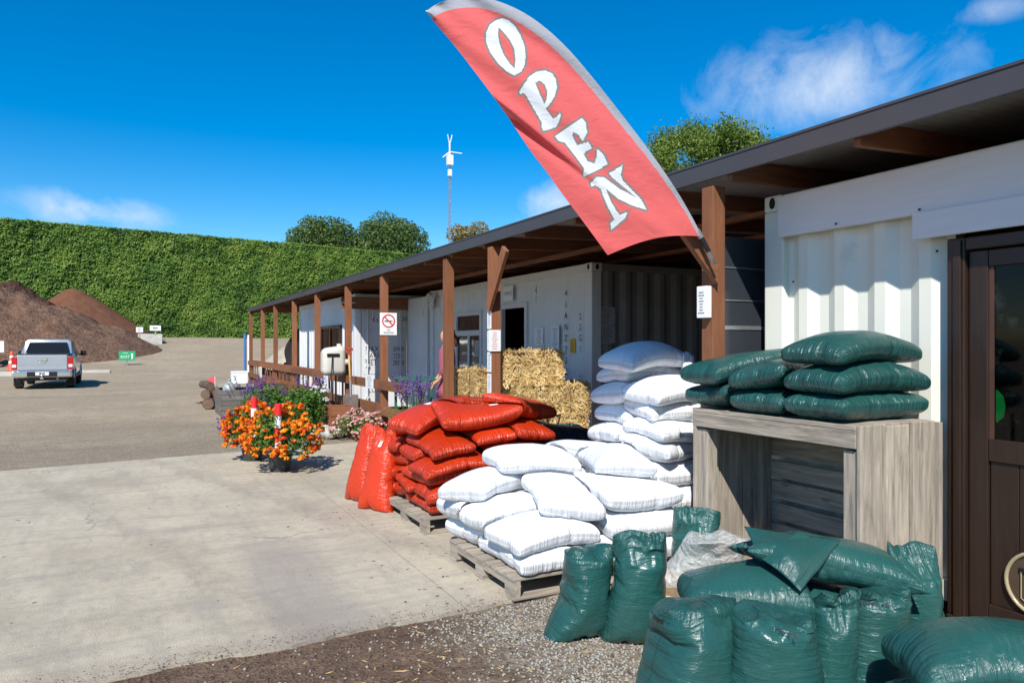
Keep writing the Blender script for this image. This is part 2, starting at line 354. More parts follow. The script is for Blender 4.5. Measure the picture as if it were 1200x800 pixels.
def slab(x0, x1, yn, yf, seed):
    n = max(4, int((x1 - x0) / .06)); top = []
    for i in range(n + 1):
        x = x0 + (x1 - x0) * i / n; top.append((x, yn(x) + .055 * noise.noise(Vector((x * 2.2, seed, 0))) + .022 * noise.noise(Vector((x * 13, seed, 5)))))
    far = [(x0 + (x1 - x0) * i / n, yf(x0 + (x1 - x0) * i / n) + .05 * noise.noise(Vector((i * .06, seed, 9)))) for i in range(n + 1)]
    v = [(x, y, .02) for x, y in top] + [(x, y, .02) for x, y in far] + [(x, y - .004, -.05) for x, y in top] + [(x, y + .01, -.05) for x, y in far]
    k = n + 1; f = []
    for i in range(n):
        f += [(i, i + 1, k + i + 1, k + i), (2 * k + i, 2 * k + i + 1, i + 1, i), (k + i, k + i + 1, 3 * k + i + 1, 3 * k + i)]
    f += [(0, k, 3 * k, 2 * k), (n, 2 * k + n, 3 * k + n, k + n)]
    return tag(mk('concrete_slab', v, f, SLM), kind='structure')
YN = lambda x: 3.93 + .018 * x; YF = lambda x: 11.15 + .13 * x
slab(-14, 1.748, YN, YF, 1); slab(1.755, 3.55, YN, YF, 2)

STM = M('gravel_stone', (.33, .315, .275), .9, .5, 40, .2, 120)
CHM = M('bark_chip', (.12, .075, .05), .9, .6, 30, .2, 90)
STRAW = M('loose_straw', (.62, .42, .17), .7, .35, 20, 0)
def stones(n, gen, smin, smax, name, mat, label, cat, flat=.6, long=1.0):
    base = np.array([(1, 0, 0), (0, 1, 0), (-1, 0, 0), (0, -1, 0), (0, 0, 1), (0, 0, -.6)], float)
    fc = np.array([(0, 1, 4), (1, 2, 4), (2, 3, 4), (3, 0, 4), (1, 0, 5), (2, 1, 5), (3, 2, 5), (0, 3, 5)])
    V = []; 
    for i in range(n):
        x, y = gen(); s = rnd.uniform(smin, smax); a = rnd.uniform(0, 6.28); b = base * (1 + rng.uniform(-.35, .35, (6, 3)))
        b = b * np.array([s * long, s, s * flat]); ca, sa = math.cos(a), math.sin(a)
        b = b @ np.array([[ca, sa, 0], [-sa, ca, 0], [0, 0, 1]]); b[:, 2] += b[:, 0] * rnd.uniform(-.3, .3)
        V.append(b + np.array([x, y, s * flat * .35 + (.02 if y > YN(x) else 0)]))
    f = (fc[None] + (np.arange(n) * 6)[:, None, None]).reshape(-1, 3)
    return tag(mk(name, np.concatenate(V), f, mat, origin=(0, 0, 0)), label, cat, kind='stuff')
def g_stone():
    while True:
        x = rnd.uniform(.2, 4.1); y = rnd.uniform(1.6, 4.0)
        if y < YN(x) - .02 and rnd.random() < .05 + .95 * sstep((x - 1.25 + .35 * noise.noise(Vector((x * 2, y * 2, 0)))) / .75): return x, y
def g_chip():
    while True:
        x = rnd.uniform(-.4, 3.6); y = rnd.uniform(1.8, 4.0)
        if y < YN(x) - .01 and rnd.random() < .2 + .8 * sstep((2.3 - x) / .9): return x, y
stones(17000, g_stone, .004, .0115, 'gravel', STM, 'pale grey stone chips spread between the brown soil and green sacks', 'gravel')
stones(6500, g_chip, .003, .010, 'bark_mulch', CHM, 'dark brown bark crumbs on the soil in front of the slab', 'bark', .4, 1.9)
def g_straw():
    x = rnd.gauss(1.55, .5); return x, rnd.uniform(2.3, 3.93)
stones(130, g_straw, .0022, .0032, 'loose_straw', STRAW, 'loose yellow straw bits scattered on the foreground soil', 'straw', .9, 16)
def g_lit():
    if rnd.random() < .5: return rnd.uniform(-3, 2.0), rnd.uniform(4.1, 10.5)
    return rnd.gauss(1.85, .25), rnd.uniform(4.0, 7.2)
stones(150, g_lit, .004, .011, 'leaf_litter', CHM, 'dry leaf crumbs and twigs littered over the pale concrete', 'litter', .25, 2.2)
def g_edge():
    x = rnd.uniform(-1.5, 2.3); return x, YN(x) + abs(rnd.gauss(0, .09)) - .03
stones(1800, g_edge, .0015, .005, 'soil_crumbs', CHM, 'soil crumbs spilled over the near edge of the slab', 'soil', .5, 1.3)

# ------------------------------------------------------------------ hedge
HED = leafmat('hedge_leaf', [(.06, .115, .022), (.14, .265, .045), (.22, .35, .06), (.31, .40, .075)], .55, .42)
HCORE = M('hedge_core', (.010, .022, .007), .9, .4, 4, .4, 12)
hy = lambda x: 66.7 + .19 * (x + 9.1)
hedge = empty('hedge', (5, hy(5), gz(5, 68)), 'tall clipped green hedge running along the back of the yard', 'hedge')
def lump(x, z):
    return .30 * noise.noise(Vector((x * .35, z * .22, 0))) + .16 * noise.noise(Vector((x * 1.1, z * .9, 4))) + .09 * noise.noise(Vector((x * 2.7, z * 2.7, 8)))
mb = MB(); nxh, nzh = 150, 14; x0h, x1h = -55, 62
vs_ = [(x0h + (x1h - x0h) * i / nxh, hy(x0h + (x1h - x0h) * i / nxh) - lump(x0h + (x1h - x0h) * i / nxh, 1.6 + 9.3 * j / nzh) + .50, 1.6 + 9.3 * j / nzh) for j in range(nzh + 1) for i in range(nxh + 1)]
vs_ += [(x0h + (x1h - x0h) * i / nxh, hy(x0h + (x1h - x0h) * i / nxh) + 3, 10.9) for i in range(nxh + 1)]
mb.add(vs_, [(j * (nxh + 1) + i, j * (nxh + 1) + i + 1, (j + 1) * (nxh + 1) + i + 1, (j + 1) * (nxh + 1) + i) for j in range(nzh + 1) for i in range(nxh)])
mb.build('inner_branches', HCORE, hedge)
P_ = []; Nn = []
for k in range(190000):
    dense = k < 172000
    x = rnd.uniform(-26, 40) if dense else (rnd.uniform(-55, -26) if k % 3 else rnd.uniform(40, 62)); z = rnd.uniform(1.9, 11.15)
    if rnd.random() < .09: z = 11.05 + abs(rnd.gauss(0, .06)); y = hy(x) + rnd.uniform(-.3, 2.5); n_ = (0, -.3, 1)
    else: y = hy(x) - lump(x, z) + rnd.uniform(-.10, .05); n_ = (.0, -1, .55)
    P_.append((x, y, z + .10 * noise.noise(Vector((x * .8, 1, 1))))); Nn.append(n_)
v_, f_ = leafmesh(np.array(P_), .102, np.array(Nn), .5)
tag(mk('foliage', v_, f_, HED, hedge), kind='stuff')

# ------------------------------------------------------------------ trees
BARK = M('tree_bark', (.10, .075, .055), .9, .4, 5, .6, 20, stretch=(1, 1, .25))
def tree(label, base, clusters, leaves, lsize, mat, trunk_r, seed, group=None, spread=.55, name='tree', aspect=.55, fuzz=.0):
    r_ = random.Random(seed); g_ = np.random.default_rng(seed)
    t = empty(name, base, label, 'tree', group); base = Vector(base)
    cs = np.array([c[:3] for c in clusters]); rs = np.array([c[3] for c in clusters])
    mid = Vector(cs.mean(0)); fork = base.lerp(Vector((mid.x, mid.y, cs[:, 2].min())), .6)
    tb = MB(); tb.tube([base, base.lerp(fork, .5) + Vector((.05, .02, 0)), fork], [trunk_r, trunk_r * .8, trunk_r * .65], 8); tb.build('trunk', BARK, t, smooth=True)
    lb = MB()
    for c in clusters:
        c = Vector(c[:3]); m1 = fork.lerp(c, .5) + Vector((r_.uniform(-.3, .3), r_.uniform(-.3, .3), r_.uniform(0, .4)))
        lb.tube([fork, m1, c], [trunk_r * .34, trunk_r * .18, trunk_r * .05], 5)
    lb.build('limbs', BARK, t, smooth=True)
    n = leaves; k = g_.choice(len(cs), n, p=rs ** 2 / (rs ** 2).sum()); d = g_.normal(size=(n, 3)); d /= np.linalg.norm(d, axis=1)[:, None]
    rad = rs[k] * (1 - np.abs(g_.normal(0, spread * .45, n))); Pn = cs[k] + d * rad[:, None] * np.array([1, 1, .82]) + g_.normal(0, 1, (n, 3)) * fuzz
    v, f = leafmesh(Pn, lsize, d, .9, aspect, g_); tag(mk('crown', v, f, mat, t), kind='stuff'); return t
def ball(c, r, n, seed, sub=.42, flat=1.0):
    r_ = random.Random(seed); out = []
    for i in range(n):
        z = 1 - 1.75 * (i + .5) / n; a = i * 2.39996 + seed; q = math.sqrt(max(0, 1 - z * z)); k = r * (1 - sub * .72) * r_.uniform(.86, 1.06)
        out.append((c[0] + k * q * math.cos(a), c[1] + k * q * math.sin(a), c[2] + k * z * flat, r * sub * r_.uniform(.75, 1.15)))
    out.append((c[0], c[1], c[2], r * .55)); return out
TL1 = leafmat('dark_tree_leaf', [(.045, .09, .022), (.085, .15, .036), (.15, .19, .045)], .8, .25)
TL2 = leafmat('autumn_tree_leaf', [(.17, .16, .06), (.30, .25, .10), (.40, .31, .13)], .7, .35)
TL3 = leafmat('feathery_leaf', [(.08, .15, .03), (.16, .25, .045), (.27, .33, .07)], .8, .4)
c1 = depth(379, 300, 88); tree('round dark green tree standing above the hedge, left of two', (c1.x, c1.y, 1.8), ball((c1.x, c1.y, c1.z), 5.2, 30, 1, .40, 1.0), 22000, .17, TL1, .35, 3, 'round trees behind the hedge')
c1 = depth(455, 298, 88); tree('round dark green tree standing above the hedge, right of two', (c1.x, c1.y, 1.8), ball((c1.x, c1.y, c1.z), 4.9, 30, 2, .40, 1.0), 22000, .17, TL1, .35, 4, 'round trees behind the hedge')
c1 = depth(549, 280, 105)
tree('thin pale autumn tree just above the roof edge beside the mast', (c1.x, c1.y, 1.8), [(c1.x - 1.7, c1.y, c1.z + .6, 1.7), (c1.x + 1.6, c1.y, c1.z + 1.4, 1.6), (c1.x - .3, c1.y, c1.z + .7, 1.5), (c1.x, c1.y, c1.z - 1, 2.2)], 2600, .2, TL2, .25, 5)
c1 = depth(828, 186, 36); cl = []
for (dx, dz, r) in ((-52, 4, .55), (-44, -14, .7), (-28, -24, .75), (-8, -30, .8), (14, -27, .7), (34, -22, .75), (52, -14, .6), (58, -2, .5), (43, -19, .65), (22, -17, .7), (2, -20, .7), (-16, -16, .7), (44, -4, .6), (-20, -8, .6), (4, -10, .55), (26, -4, .5), (-40, 8, .55), (-22, 16, .6), (6, 14, .6), (34, 12, .6), (46, 8, .5), (-10, 28, .9), (20, 30, .9)):
    cl.append((c1.x + dx / 850 * 36 * .888, c1.y - dx / 850 * 36 * .46 + rnd.uniform(-1, 1), c1.z - dz / 850 * 36, r * 1.0))
tree('feathery light green tree showing above the roof behind the flag', (c1.x, c1.y, .5), cl, 30000, .075, TL3, .16, 6, spread=1.3, fuzz=.24)

# ------------------------------------------------------------------ mulch piles and bays
def pile(name, label, c, rx, ry, h, mat, seed, ridge=0.0, rough=.12, power=1.25):
    n, m_ = 170, 64; v = []
    for j in range(m_ + 1):
        q = j / m_
        for i in range(n):
            a = 2 * math.pi * i / n; wob = 1 + .10 * noise.noise(Vector((math.cos(a) * 1.5, math.sin(a) * 1.5, seed)))
            x = c[0] + rx * q * wob * math.cos(a); y = c[1] + ry * q * wob * math.sin(a)
            z = h * max(0, 1 - q) ** (1 / power) if q > .12 else h * (1 - .12) ** (1 / power) * (1 + .06 * (1 - (q / .12) ** 2))
            z += rough * (noise.noise(Vector((x * .7, y * .7, seed))) + .6 * noise.noise(Vector((x * 2.1, y * 2.1, seed))) + .32 * noise.noise(Vector((x * 5.3, y * 5.3, seed))) + .2 * noise.noise(Vector((x * 10, y * 10, seed)))) * min(1, (1 - q) * 4)
            v.append((x, y, gz(x, y) - .12 + max(0, z)))
    f = [(j * n + i, j * n + (i + 1) % n, (j + 1) * n + (i + 1) % n, (j + 1) * n + i) for j in range(m_) for i in range(n)]
    o = mk(name, v, f, mat, smooth=True); return tag(o, label, 'mulch pile', 'mulch piles')
PM1 = M('mulch_brown', (.165, .098, .066), .95, .6, 4.5, .9, 9, spec=.1, bdist=.12, dirt=((.075, .03, .018), .5, .52, .75))
PM2 = M('mulch_red', (.155, .072, .042), .95, .25, 2, .7, 14, spec=.1, bdist=.08)
PM3 = M('mulch_dark', (.065, .036, .026), .95, .6, 3, 1, 6, spec=.1, bdist=.15)
q1 = depth(-64, 400, 41.5); pile('mulch_pile', 'largest mulch pile, greyish brown, sloping down behind the silver pickup', (q1.x, q1.y), 11.6, 8.6, 4.75, PM1, 1, rough=.34, power=1.15)
q2 = depth(86, 400, 54); pile('mulch_pile', 'smooth reddish brown mulch cone in front of the hedge', (q2.x, q2.y), 5.6, 5.2, 4.05, PM2, 5, rough=.05, power=1.05)
q3 = depth(10, 400, 50); pile('mulch_pile', 'dark chunky bark heap on top behind the largest mulch pile', (q3.x, q3.y), 4.6, 3.5, 4.2, PM3, 9, rough=.42, power=1.6)
BLK = M('bay_block_concrete', (.50, .48, .43), .9, .2, 3, .3, 30, dirt=((.25, .22, .19), 1.2, .5, .6))
def block(c, sx, sy, sz, label, rz=0, g='concrete bay blocks'):
    ca, sa = math.cos(rz), math.sin(rz); mb = MB().box((-sx / 2, -sy / 2, 0), (sx / 2, sy / 2, sz))
    mb.v = [(c[0] + x * ca - y * sa, c[1] + x * sa + y * ca, c[2] + z) for x, y, z in mb.v]
    return tag(mb.build('concrete_block', BLK, bev=.02), label, 'concrete block', g)
for (px, d, sx, sy, sz, lb) in ((146, 49.2, 1.5, .6, .55, 'grey concrete bay block at the foot of the red mulch cone'), (169, 48.0, 1.15, .6, .62, 'pale concrete bay block with clean white face under the two white signs'),
                                (183, 51, .7, 2.2, .6, 'concrete bay block running back from the white faced block'), (176, 53, 1.6, .6, .6, 'farthest concrete bay block at the hedge foot behind the signs')):
    p = depth(px, 400, d); block((p.x, p.y, gz(p.x, p.y) - .12), sx, sy, sz, lb)
for (px, py, w, lb) in ((-2, 448, 2.3, 'low concrete kerb block under the traffic cone left of the pickup'), (104, 445, 1.5, 'low concrete kerb block right of the pickup at the mulch foot')):
    p = ground(px, py); block((p.x, p.y + 3.0, 0), w, .5, .34, lb)
# signs by the bays
SGW = M('sign_white', (.80, .80, .78), .5, .04, 3, 0); SGK = M('sign_print_dark', (.06, .06, .07), .6, .1, 3, 0); SGG = M('sign_green', (.02, .36, .14), .5, .06, 3, 0)
PST = wood('pale_stake', (.45, .36, .25), 'z'); MET = M('galvanised', (.42, .43, .44), .4, .15, 20, .05, 60, metal=.7); BLACK = M('black_plastic', (.012, .012, .013), .45, .2, 8, .05, 60)
def post_sign(base, h, bw, bh, mat, label, pm, text=None, rows=2):
    t = empty('yard_sign', base, label, 'sign', 'small signs on stakes'); x, y, z = base
    MB().bar((x, y, z), (x, y, z + h - bh * .3), .07, .07).build('stake', pm, t)
    b_ = MB().box((x - bw / 2, y - .075, z + h - bh), (x + bw / 2, y - .05, z + h)).build('board', mat, t, bev=.004)
    mb = MB()
    c = (x, y - .075, z + h - bh / 2)
    if text: put_text(mb, text, (x - bw * .12, c[1], c[2] - bh * .12), (1, 0, 0), (0, 0, 1), bh * .42); put_bars(mb, (x - bw * .1, c[1], c[2] + bh * .3), (1, 0, 0), (0, 0, 1), bw * .7, bh * .16, 1, 3)
    else: put_bars(mb, c, (1, 0, 0), (0, 0, 1), bw * .8, bh * .8, rows, int(x * 10))
    tag(mb.build('lettering', SGW if text else SGK, b_), kind='stuff'); return t
p = depth(163.5, 395, 48.5); post_sign((p.x, p.y, gz(p.x, p.y) - .1), 1.35, .42, .36, SGW, 'small white sign with grey print on a pale stake at the red mulch cone', PST, rows=3)
p = depth(182, 395, 50.5); post_sign((p.x, p.y, gz(p.x, p.y) - .1), 1.35, .70, .36, SGW, 'wide white sign on a stake behind the concrete bay blocks', PST, rows=1)
p = ground(149, 438); t_ = post_sign((p.x, p.y, p.z), 1.22, .78, .50, SGG, 'green arrow sign on a thin pole beside the largest mulch pile', MET, 'EXIT')
mb = MB(); x, y, z = p; mb.prism([(x + .22, y - .08, z + 1.12), (x + .16, y - .08, z + 1.02), (x + .20, y - .08, z + 1.02), (x + .20, y - .08, z + .80), (x + .27, y - .08, z + .80), (x + .27, y - .08, z + 1.02), (x + .31, y - .08, z + 1.02)][::-1], (0, .002, 0)); mb.build('arrow_mark', SGW, t_)
MB().box((p.x - .22, p.y - .18, 0), (p.x + .22, p.y + .18, .08)).build('foot_plate', BLACK, t_, bev=.01)
p = ground(-4, 440); post_sign((p.x + .12, p.y - 1.2, .0), 1.75, .72, .56, SGW, 'white sign at the left picture edge behind the traffic cone', MET, rows=2)
# cones
CON = M('cone_orange', (.75, .10, .035), .5, .12, 4, 0)
def cone(base, h, label, ):
    t = empty('traffic_cone', base, label, 'traffic cone'); x, y, z = base
    MB().lathe((x, y, z), [(h * .20, .03), (h * .19, .05), (h * .055, h * .97), (h * .045, h)], 20).build('cone_body', CON, t, smooth=True)
    MB().box((x - h * .25, y - h * .25, z), (x + h * .25, y + h * .25, z + .03)).build('base_plate', CON, t, bev=.008)
    for a, b in ((.38, .52), (.66, .78)):
        r = lambda q: h * (.19 - .138 * (q - .07) / .9) + .004
        MB().lathe((x, y, z), [(r(a), h * a), (r(b), h * b)], 20).build('reflective_band', SGW, t, smooth=True)
p = ground(9, 445); cone((p.x, p.y + 1.2, .34), .92, 'orange and white striped traffic cone on the kerb beside the pickup')
# radio mast
MW = M('mast_white', (.72, .73, .75), .4, .06, 5, 0)
b0 = depth(527, 290, 45); mast = empty('radio_mast', (b0.x, b0.y, .4), 'slim radio mast with white aerials rising behind the roof', 'mast')
zt = lambda py: CH + (HY - py) * 45 / F
mb = MB()
for k in range(3):
    a = k * 2.094; mb.tube([(b0.x + .10 * math.cos(a), b0.y + .10 * math.sin(a), .4), (b0.x + .06 * math.cos(a), b0.y + .06 * math.sin(a), zt(190))], .022, 5)
zz = 3.0; k = 0
while zz < zt(196):
    a = k * 2.094; mb.tube([(b0.x + .085 * math.cos(a), b0.y + .085 * math.sin(a), zz), (b0.x + .085 * math.cos(a + 2.094), b0.y + .085 * math.sin(a + 2.094), zz + .28)], .013, 4); zz += .28; k += 1
mb.build('lattice_tower', MET, mast)
MB().box((b0.x - .19, b0.y - .18, zt(194)), (b0.x + .19, b0.y + .12, zt(182))).build('equipment_box', MW, mast, bev=.03)
MB().box((b0.x - .13, b0.y - .16, zt(207)), (b0.x + .10, b0.y + .05, zt(199))).build('radio_unit', MW, mast, bev=.03)
MB().tube([(b0.x, b0.y, zt(182)), (b0.x, b0.y, zt(166))], .055, 8).build('aerial_cylinder', MW, mast)
for dx, q in ((-.14, 158), (.16, 158)): MB().tube([(b0.x, b0.y, zt(170)), (b0.x + dx, b0.y, zt(q))], .028, 6).build('aerial_rod', MW, mast)
MB().tube([(b0.x, b0.y, zt(178)), (b0.x + .72, b0.y - .25, zt(179.5))], .035, 6).build('aerial_rod', MW, mast)
MB().tube([(b0.x, b0.y, zt(178)), (b0.x - .42, b0.y + .1, zt(185))], .035, 6).build('aerial_rod', MW, mast)
# ------------------------------------------------------------------ building: containers, lean-to roof, posts
TIM = {a: wood('stained_timber_' + a, (.25, .10, .047), a, .35) for a in 'xyz'}
TDK = {a: wood('dark_timber_' + a, (.24, .115, .062), a, .4) for a in 'xyz'}
GRY = {a: wood('weathered_timber_' + a, (.36, .31, .25), a, .62, .85) for a in 'xyz'}
CRM = M('container_cream_paint', (.76, .765, .675), .45, .05, 2, .08, 14, dirt=((.30, .20, .13), 1.7, .60, .55))
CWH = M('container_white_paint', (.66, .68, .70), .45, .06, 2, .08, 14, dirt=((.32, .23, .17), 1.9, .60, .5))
CDK = M('container_dark_tone', (.20, .19, .185), .5, .2, 2, .1, 14)  # dark grey with the set-back end wall's shade put into the colour
BRD = M('painted_board_white', (.77, .76, .76), .55, .05, 2, .1, 30, stretch=(10, 1, 10))
FAS = M('fascia_metal', (.060, .056, .060), .42, .12, 1.2, .04, 20)
IRON = M('roof_iron_underside', (.34, .33, .31), .5, .2, 3, .05, 20)
BRN = M('door_brown_paint', (.026, .014, .0095), .4, .25, 6, .1, 40, stretch=(6, 6, .6))
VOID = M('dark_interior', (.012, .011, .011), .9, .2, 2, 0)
PAPER = M('paper_notice', (.78, .79, .80), .6, .04, 4, 0); INK = M('printed_ink', (.05, .05, .06), .7, .1, 4, 0); REDINK = M('printed_red', (.62, .03, .04), .6, .05, 4, 0)
YEL = M('yellow_label', (.75, .40, .03), .5, .1, 4, 0)
def glass_mat(name, tint, refl=.08):
    m, t, b = nmat(name); tr = N(t, 'ShaderNodeBsdfTransparent'); tr.inputs['Color'].default_value = (*tint, 1)
    gl = N(t, 'ShaderNodeBsdfGlossy'); gl.inputs['Roughness'].default_value = .06; fr = N(t, 'ShaderNodeFresnel', IOR=1.5)
    n1 = N(t, 'ShaderNodeTexNoise', Scale=5, Detail=8, Roughness=.7); t.links.new(coords(t), n1.inputs['Vector'])
    df = N(t, 'ShaderNodeBsdfDiffuse'); df.inputs['Color'].default_value = (.4, .4, .4, 1)
    m1 = N(t, 'ShaderNodeMixShader'); t.links.new(mathn(t, 'ADD', fr.outputs[0], refl), m1.inputs[0]); t.links.new(tr.outputs[0], m1.inputs[1]); t.links.new(gl.outputs[0], m1.inputs[2])
    m2 = N(t, 'ShaderNodeMixShader'); t.links.new(mathn(t, 'MULTIPLY', mathn(t, 'SUBTRACT', n1.outputs['Fac'], .56), .5, True), m2.inputs[0]); t.links.new(m1.outputs[0], m2.inputs[1]); t.links.new(df.outputs[0], m2.inputs[2])
    t.links.new(m2.outputs[0], t.nodes['Material Output'].inputs['Surface']); return m
GLS = glass_mat('dusty_window_glass', (.40, .44, .46), -.02)

def corr(axis, c, a0, a1, z0, z1, depth_, pitch=.28, phase=0.0, side=-1):
    """corrugated sheet: outer face at c; runs along axis from a0 to a1"""
    pts = []; prof = ((0, 0), (.25, 0), (.5, 1), (.75, 1)); k = math.floor((a0 - phase) / pitch) - 1
    while True:
        brk = False
        for u, w in prof:
            a = phase + (k + u) * pitch
            if a > a0 - 1e-6 and a < a1 + 1e-6: pts.append((a, w))
            if a > a1: brk = True
        if brk: break
        k += 1
    def at(a):
        u = ((a - phase) / pitch) % 1
        return 0 if u < .25 else (u - .25) * 4 if u < .5 else 1 if u < .75 else (1 - u) * 4
    pts = [(a0, at(a0))] + [p for p in pts if a0 + .002 < p[0] < a1 - .002] + [(a1, at(a1))]
    v = []; n = len(pts)
    for z in (z0, z1):
        for a, w in pts:
            o = c - side * 0 + (w * depth_) * (1 if side < 0 else -1)
            v.append((o, a, z) if axis == 'y' else (a, o, z))
    f = [(i, n + i, n + i + 1, i + 1) if axis == 'y' else (i, i + 1, n + i + 1, n + i) for i in range(n - 1)]
    return v, f
def casting(mb, c, s=(.162, .162, .118)): mb.box((c[0], c[1], c[2]), (c[0] + s[0], c[1] + s[1], c[2] + s[2]))

# --- near cream container with the brown door
C0 = empty('shipping_container', (5.3, 1.0, .1), 'cream shipping container at the right with a brown door and white trim board', 'container', 'shipping containers')
X0 = 4.2
v, f = corr('y', X0 + .02, 2.575, 3.80, .22, 2.6, .036, .30, 2.70); mk('side_panel', v, f, CRM, C0)
v, f = corr('y', X0 + .02, -2.0, 1.62, .22, 2.6, .036, .30, 2.70); mk('side_panel', v, f, CRM, C0)
MB().box((X0 + .02, 1.62, 2.24), (X0 + .06, 2.575, 2.6)).build('lintel_panel', CRM, C0)
MB().box((X0, 3.80, .218), (X0 + .16, 3.98, 2.582)).build('corner_post', CRM, C0, bev=.012)
mb = MB(); casting(mb, (X0 - .006, 3.815, 2.582)); cst = mb.build('corner_casting', CRM, C0, bev=.015)
ov = [(X0 - .008, 3.897 + .035 * math.cos(a) * .8, 2.642 + .042 * math.sin(a)) for a in [k * math.pi / 8 for k in range(16)]]
MB().prism(ov[::-1], (.001, 0, 0)).build('lifting_hole', VOID, cst)
mb = MB(); casting(mb, (X0 - .006, 3.815, .1)); mb.build('corner_casting', CRM, C0, bev=.015)
MB().box((X0 + .005, -2.0, 2.6), (X0 + .07, 3.80, 2.69)).build('top_rail', CRM, C0)
MB().box((X0 + .005, 2.575, .1), (X0 + .07, 3.80, .22)).build('bottom_rail', CRM, C0)
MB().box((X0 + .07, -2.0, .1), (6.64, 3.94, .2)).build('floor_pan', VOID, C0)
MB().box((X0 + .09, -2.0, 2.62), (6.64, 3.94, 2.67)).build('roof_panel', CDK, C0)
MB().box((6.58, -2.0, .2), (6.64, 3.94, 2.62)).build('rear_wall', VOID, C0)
MB().box((X0 + .17, 3.9, .2), (6.58, 3.94, 2.62)).build('end_wall', CDK, C0)
MB().box((X0 - .055, -2.0, 2.375), (X0 - .006, 3.80, 2.668)).build('trim_board', BRD, C0, bev=.003)
MB().box((X0 - .085, -2.0, 2.222), (X0 - .058, 2.75, 2.378)).build('trim_board', BRD, C0, bev=.003)
mb = MB()
for (y, z) in ((3.3, 2.40), (2.72, 2.40), (3.72, 2.05), (3.72, 1.55), (2.66, 2.15)): mb.tube([(X0 - .06 if z > 2.3 else X0 + .016, y, z), (X0 - .064 if z > 2.3 else X0 + .012, y, z)], .008, 8)
mb.build('screw_heads', INK, C0)
# door
DR = empty('glazed_door', (X0, 2.1, .05), 'dark brown half-glazed door with a round pet flap in the cream container', 'door')
mb = MB(); xa, xb = X0 - .035, X0 + .07
fr_ = [((xa, 2.47, .05), (xb, 2.572, 2.205)), ((xa, 1.55, .05), (xb, 1.65, 2.205)), ((xa + .001, 1.65, 2.13), (xb, 2.47, 2.204))]
for a, b in fr_: MB().box(a, b).build('door_frame', BRN, DR, bev=.008)
MB().box((X0 - .05, 2.485, .05), (X0 - .034, 2.53, 2.19)).build('frame_stop', BRN, DR, bev=.004)
MB().box((X0 - .06, 1.6, .02), (X0 + .06, 2.56, .05)).build('sill', BRN, DR, bev=.005)
DLF = X0 - .005
MB().box((DLF, 2.36, .06), (DLF + .045, 2.465, 2.125)).build('door_stile', BRN, DR, bev=.006)
MB().box((DLF, 1.655, .06), (DLF + .045, 1.76, 2.125)).build('door_stile', BRN, DR, bev=.006)
MB().box((DLF + .001, 1.76, 2.03), (DLF + .044, 2.36, 2.124)).build('door_rail', BRN, DR, bev=.006)
MB().box((DLF + .001, 1.76, .95), (DLF + .044, 2.36, 1.075)).build('door_rail', BRN, DR, bev=.006)
MB().box((DLF + .001, 1.76, .061), (DLF + .044, 2.36, .16)).build('door_rail', BRN, DR, bev=.006)
MB().box((DLF + .012, 2.335, 1.075), (DLF + .03, 2.36, 2.03)).build('glazing_bead', M('bead_brown', (.07, .033, .022), .45, .2, 5, 0), DR)
MB().box((DLF + .018, 1.76, 1.075), (DLF + .024, 2.335, 2.03)).build('glass_pane', GLS, DR)
for i in range(4): MB().box((DLF + .016, 1.762 + i * .149, .16), (DLF + .032, 1.762 + i * .149 + .146, .95)).build('panel_board', BRN, DR, bev=.004)
pf = MB(); pc = Vector((DLF + .012, 2.10, .335))
ring = [pc + Vector((-.012, .165 * math.cos(a), .165 * math.sin(a))) for a in [k * math.pi / 18 for k in range(37)]]
pf.tube(ring, .011, 6, cap=False); PLA = M('yellowed_clear_plastic', (.40, .33, .20), .25, .1, 4, 0)
pfo = pf.build('pet_flap', PLA, DR, smooth=True)
MB().prism([pc + Vector((-.006, .158 * math.cos(a), .158 * math.sin(a))) for a in [-k * math.pi / 12 for k in range(24)]], (.004, 0, 0)).build('flap_disc', M('flap_plastic', (.085, .06, .04), .15, .15, 5, 0), pfo)
MB().box((pc.x - .014, pc.y - .10, pc.z + .045), (pc.x - .008, pc.y + .10, pc.z + .07)).build('flap_hinge', BLACK, pfo)
mb = MB(); mb.tube([(pc.x - .012, pc.y + .09, pc.z + .05), (pc.x - .012, pc.y + .09, pc.z - .09), (pc.x - .012, pc.y + .06, pc.z - .11), (pc.x - .012, pc.y - .06, pc.z - .11), (pc.x - .012, pc.y - .09, pc.z - .09), (pc.x - .012, pc.y - .09, pc.z + .05)], .003, 5); mb.build('flap_edge', PLA, pfo)
# emissive shape added behind the glass for the green glow in it
m, t, b = nmat('green_glow_emitter'); b.inputs['Base Color'].default_value = (.02, .35, .08, 1); b.inputs['Emission Color'].default_value = (.02, .9, .15, 1); b.inputs['Emission Strength'].default_value = .35
mb = MB(); mb.lathe((4.5, 2.50, 1.14), [(.02, 0), (.05, .03), (.06, .09), (.05, .15), (.02, .19)], 14); tag(mb.build('green_glow', m, smooth=True), 'green glowing lamp seen through the brown door glass', 'lamp')
MB_ = MB().box((4.4, 1.9, .2), (4.75, 2.62, 1.13)); tag(MB_.build('counter', VOID, bev=.01), 'dark counter behind the brown door glass', 'counter')

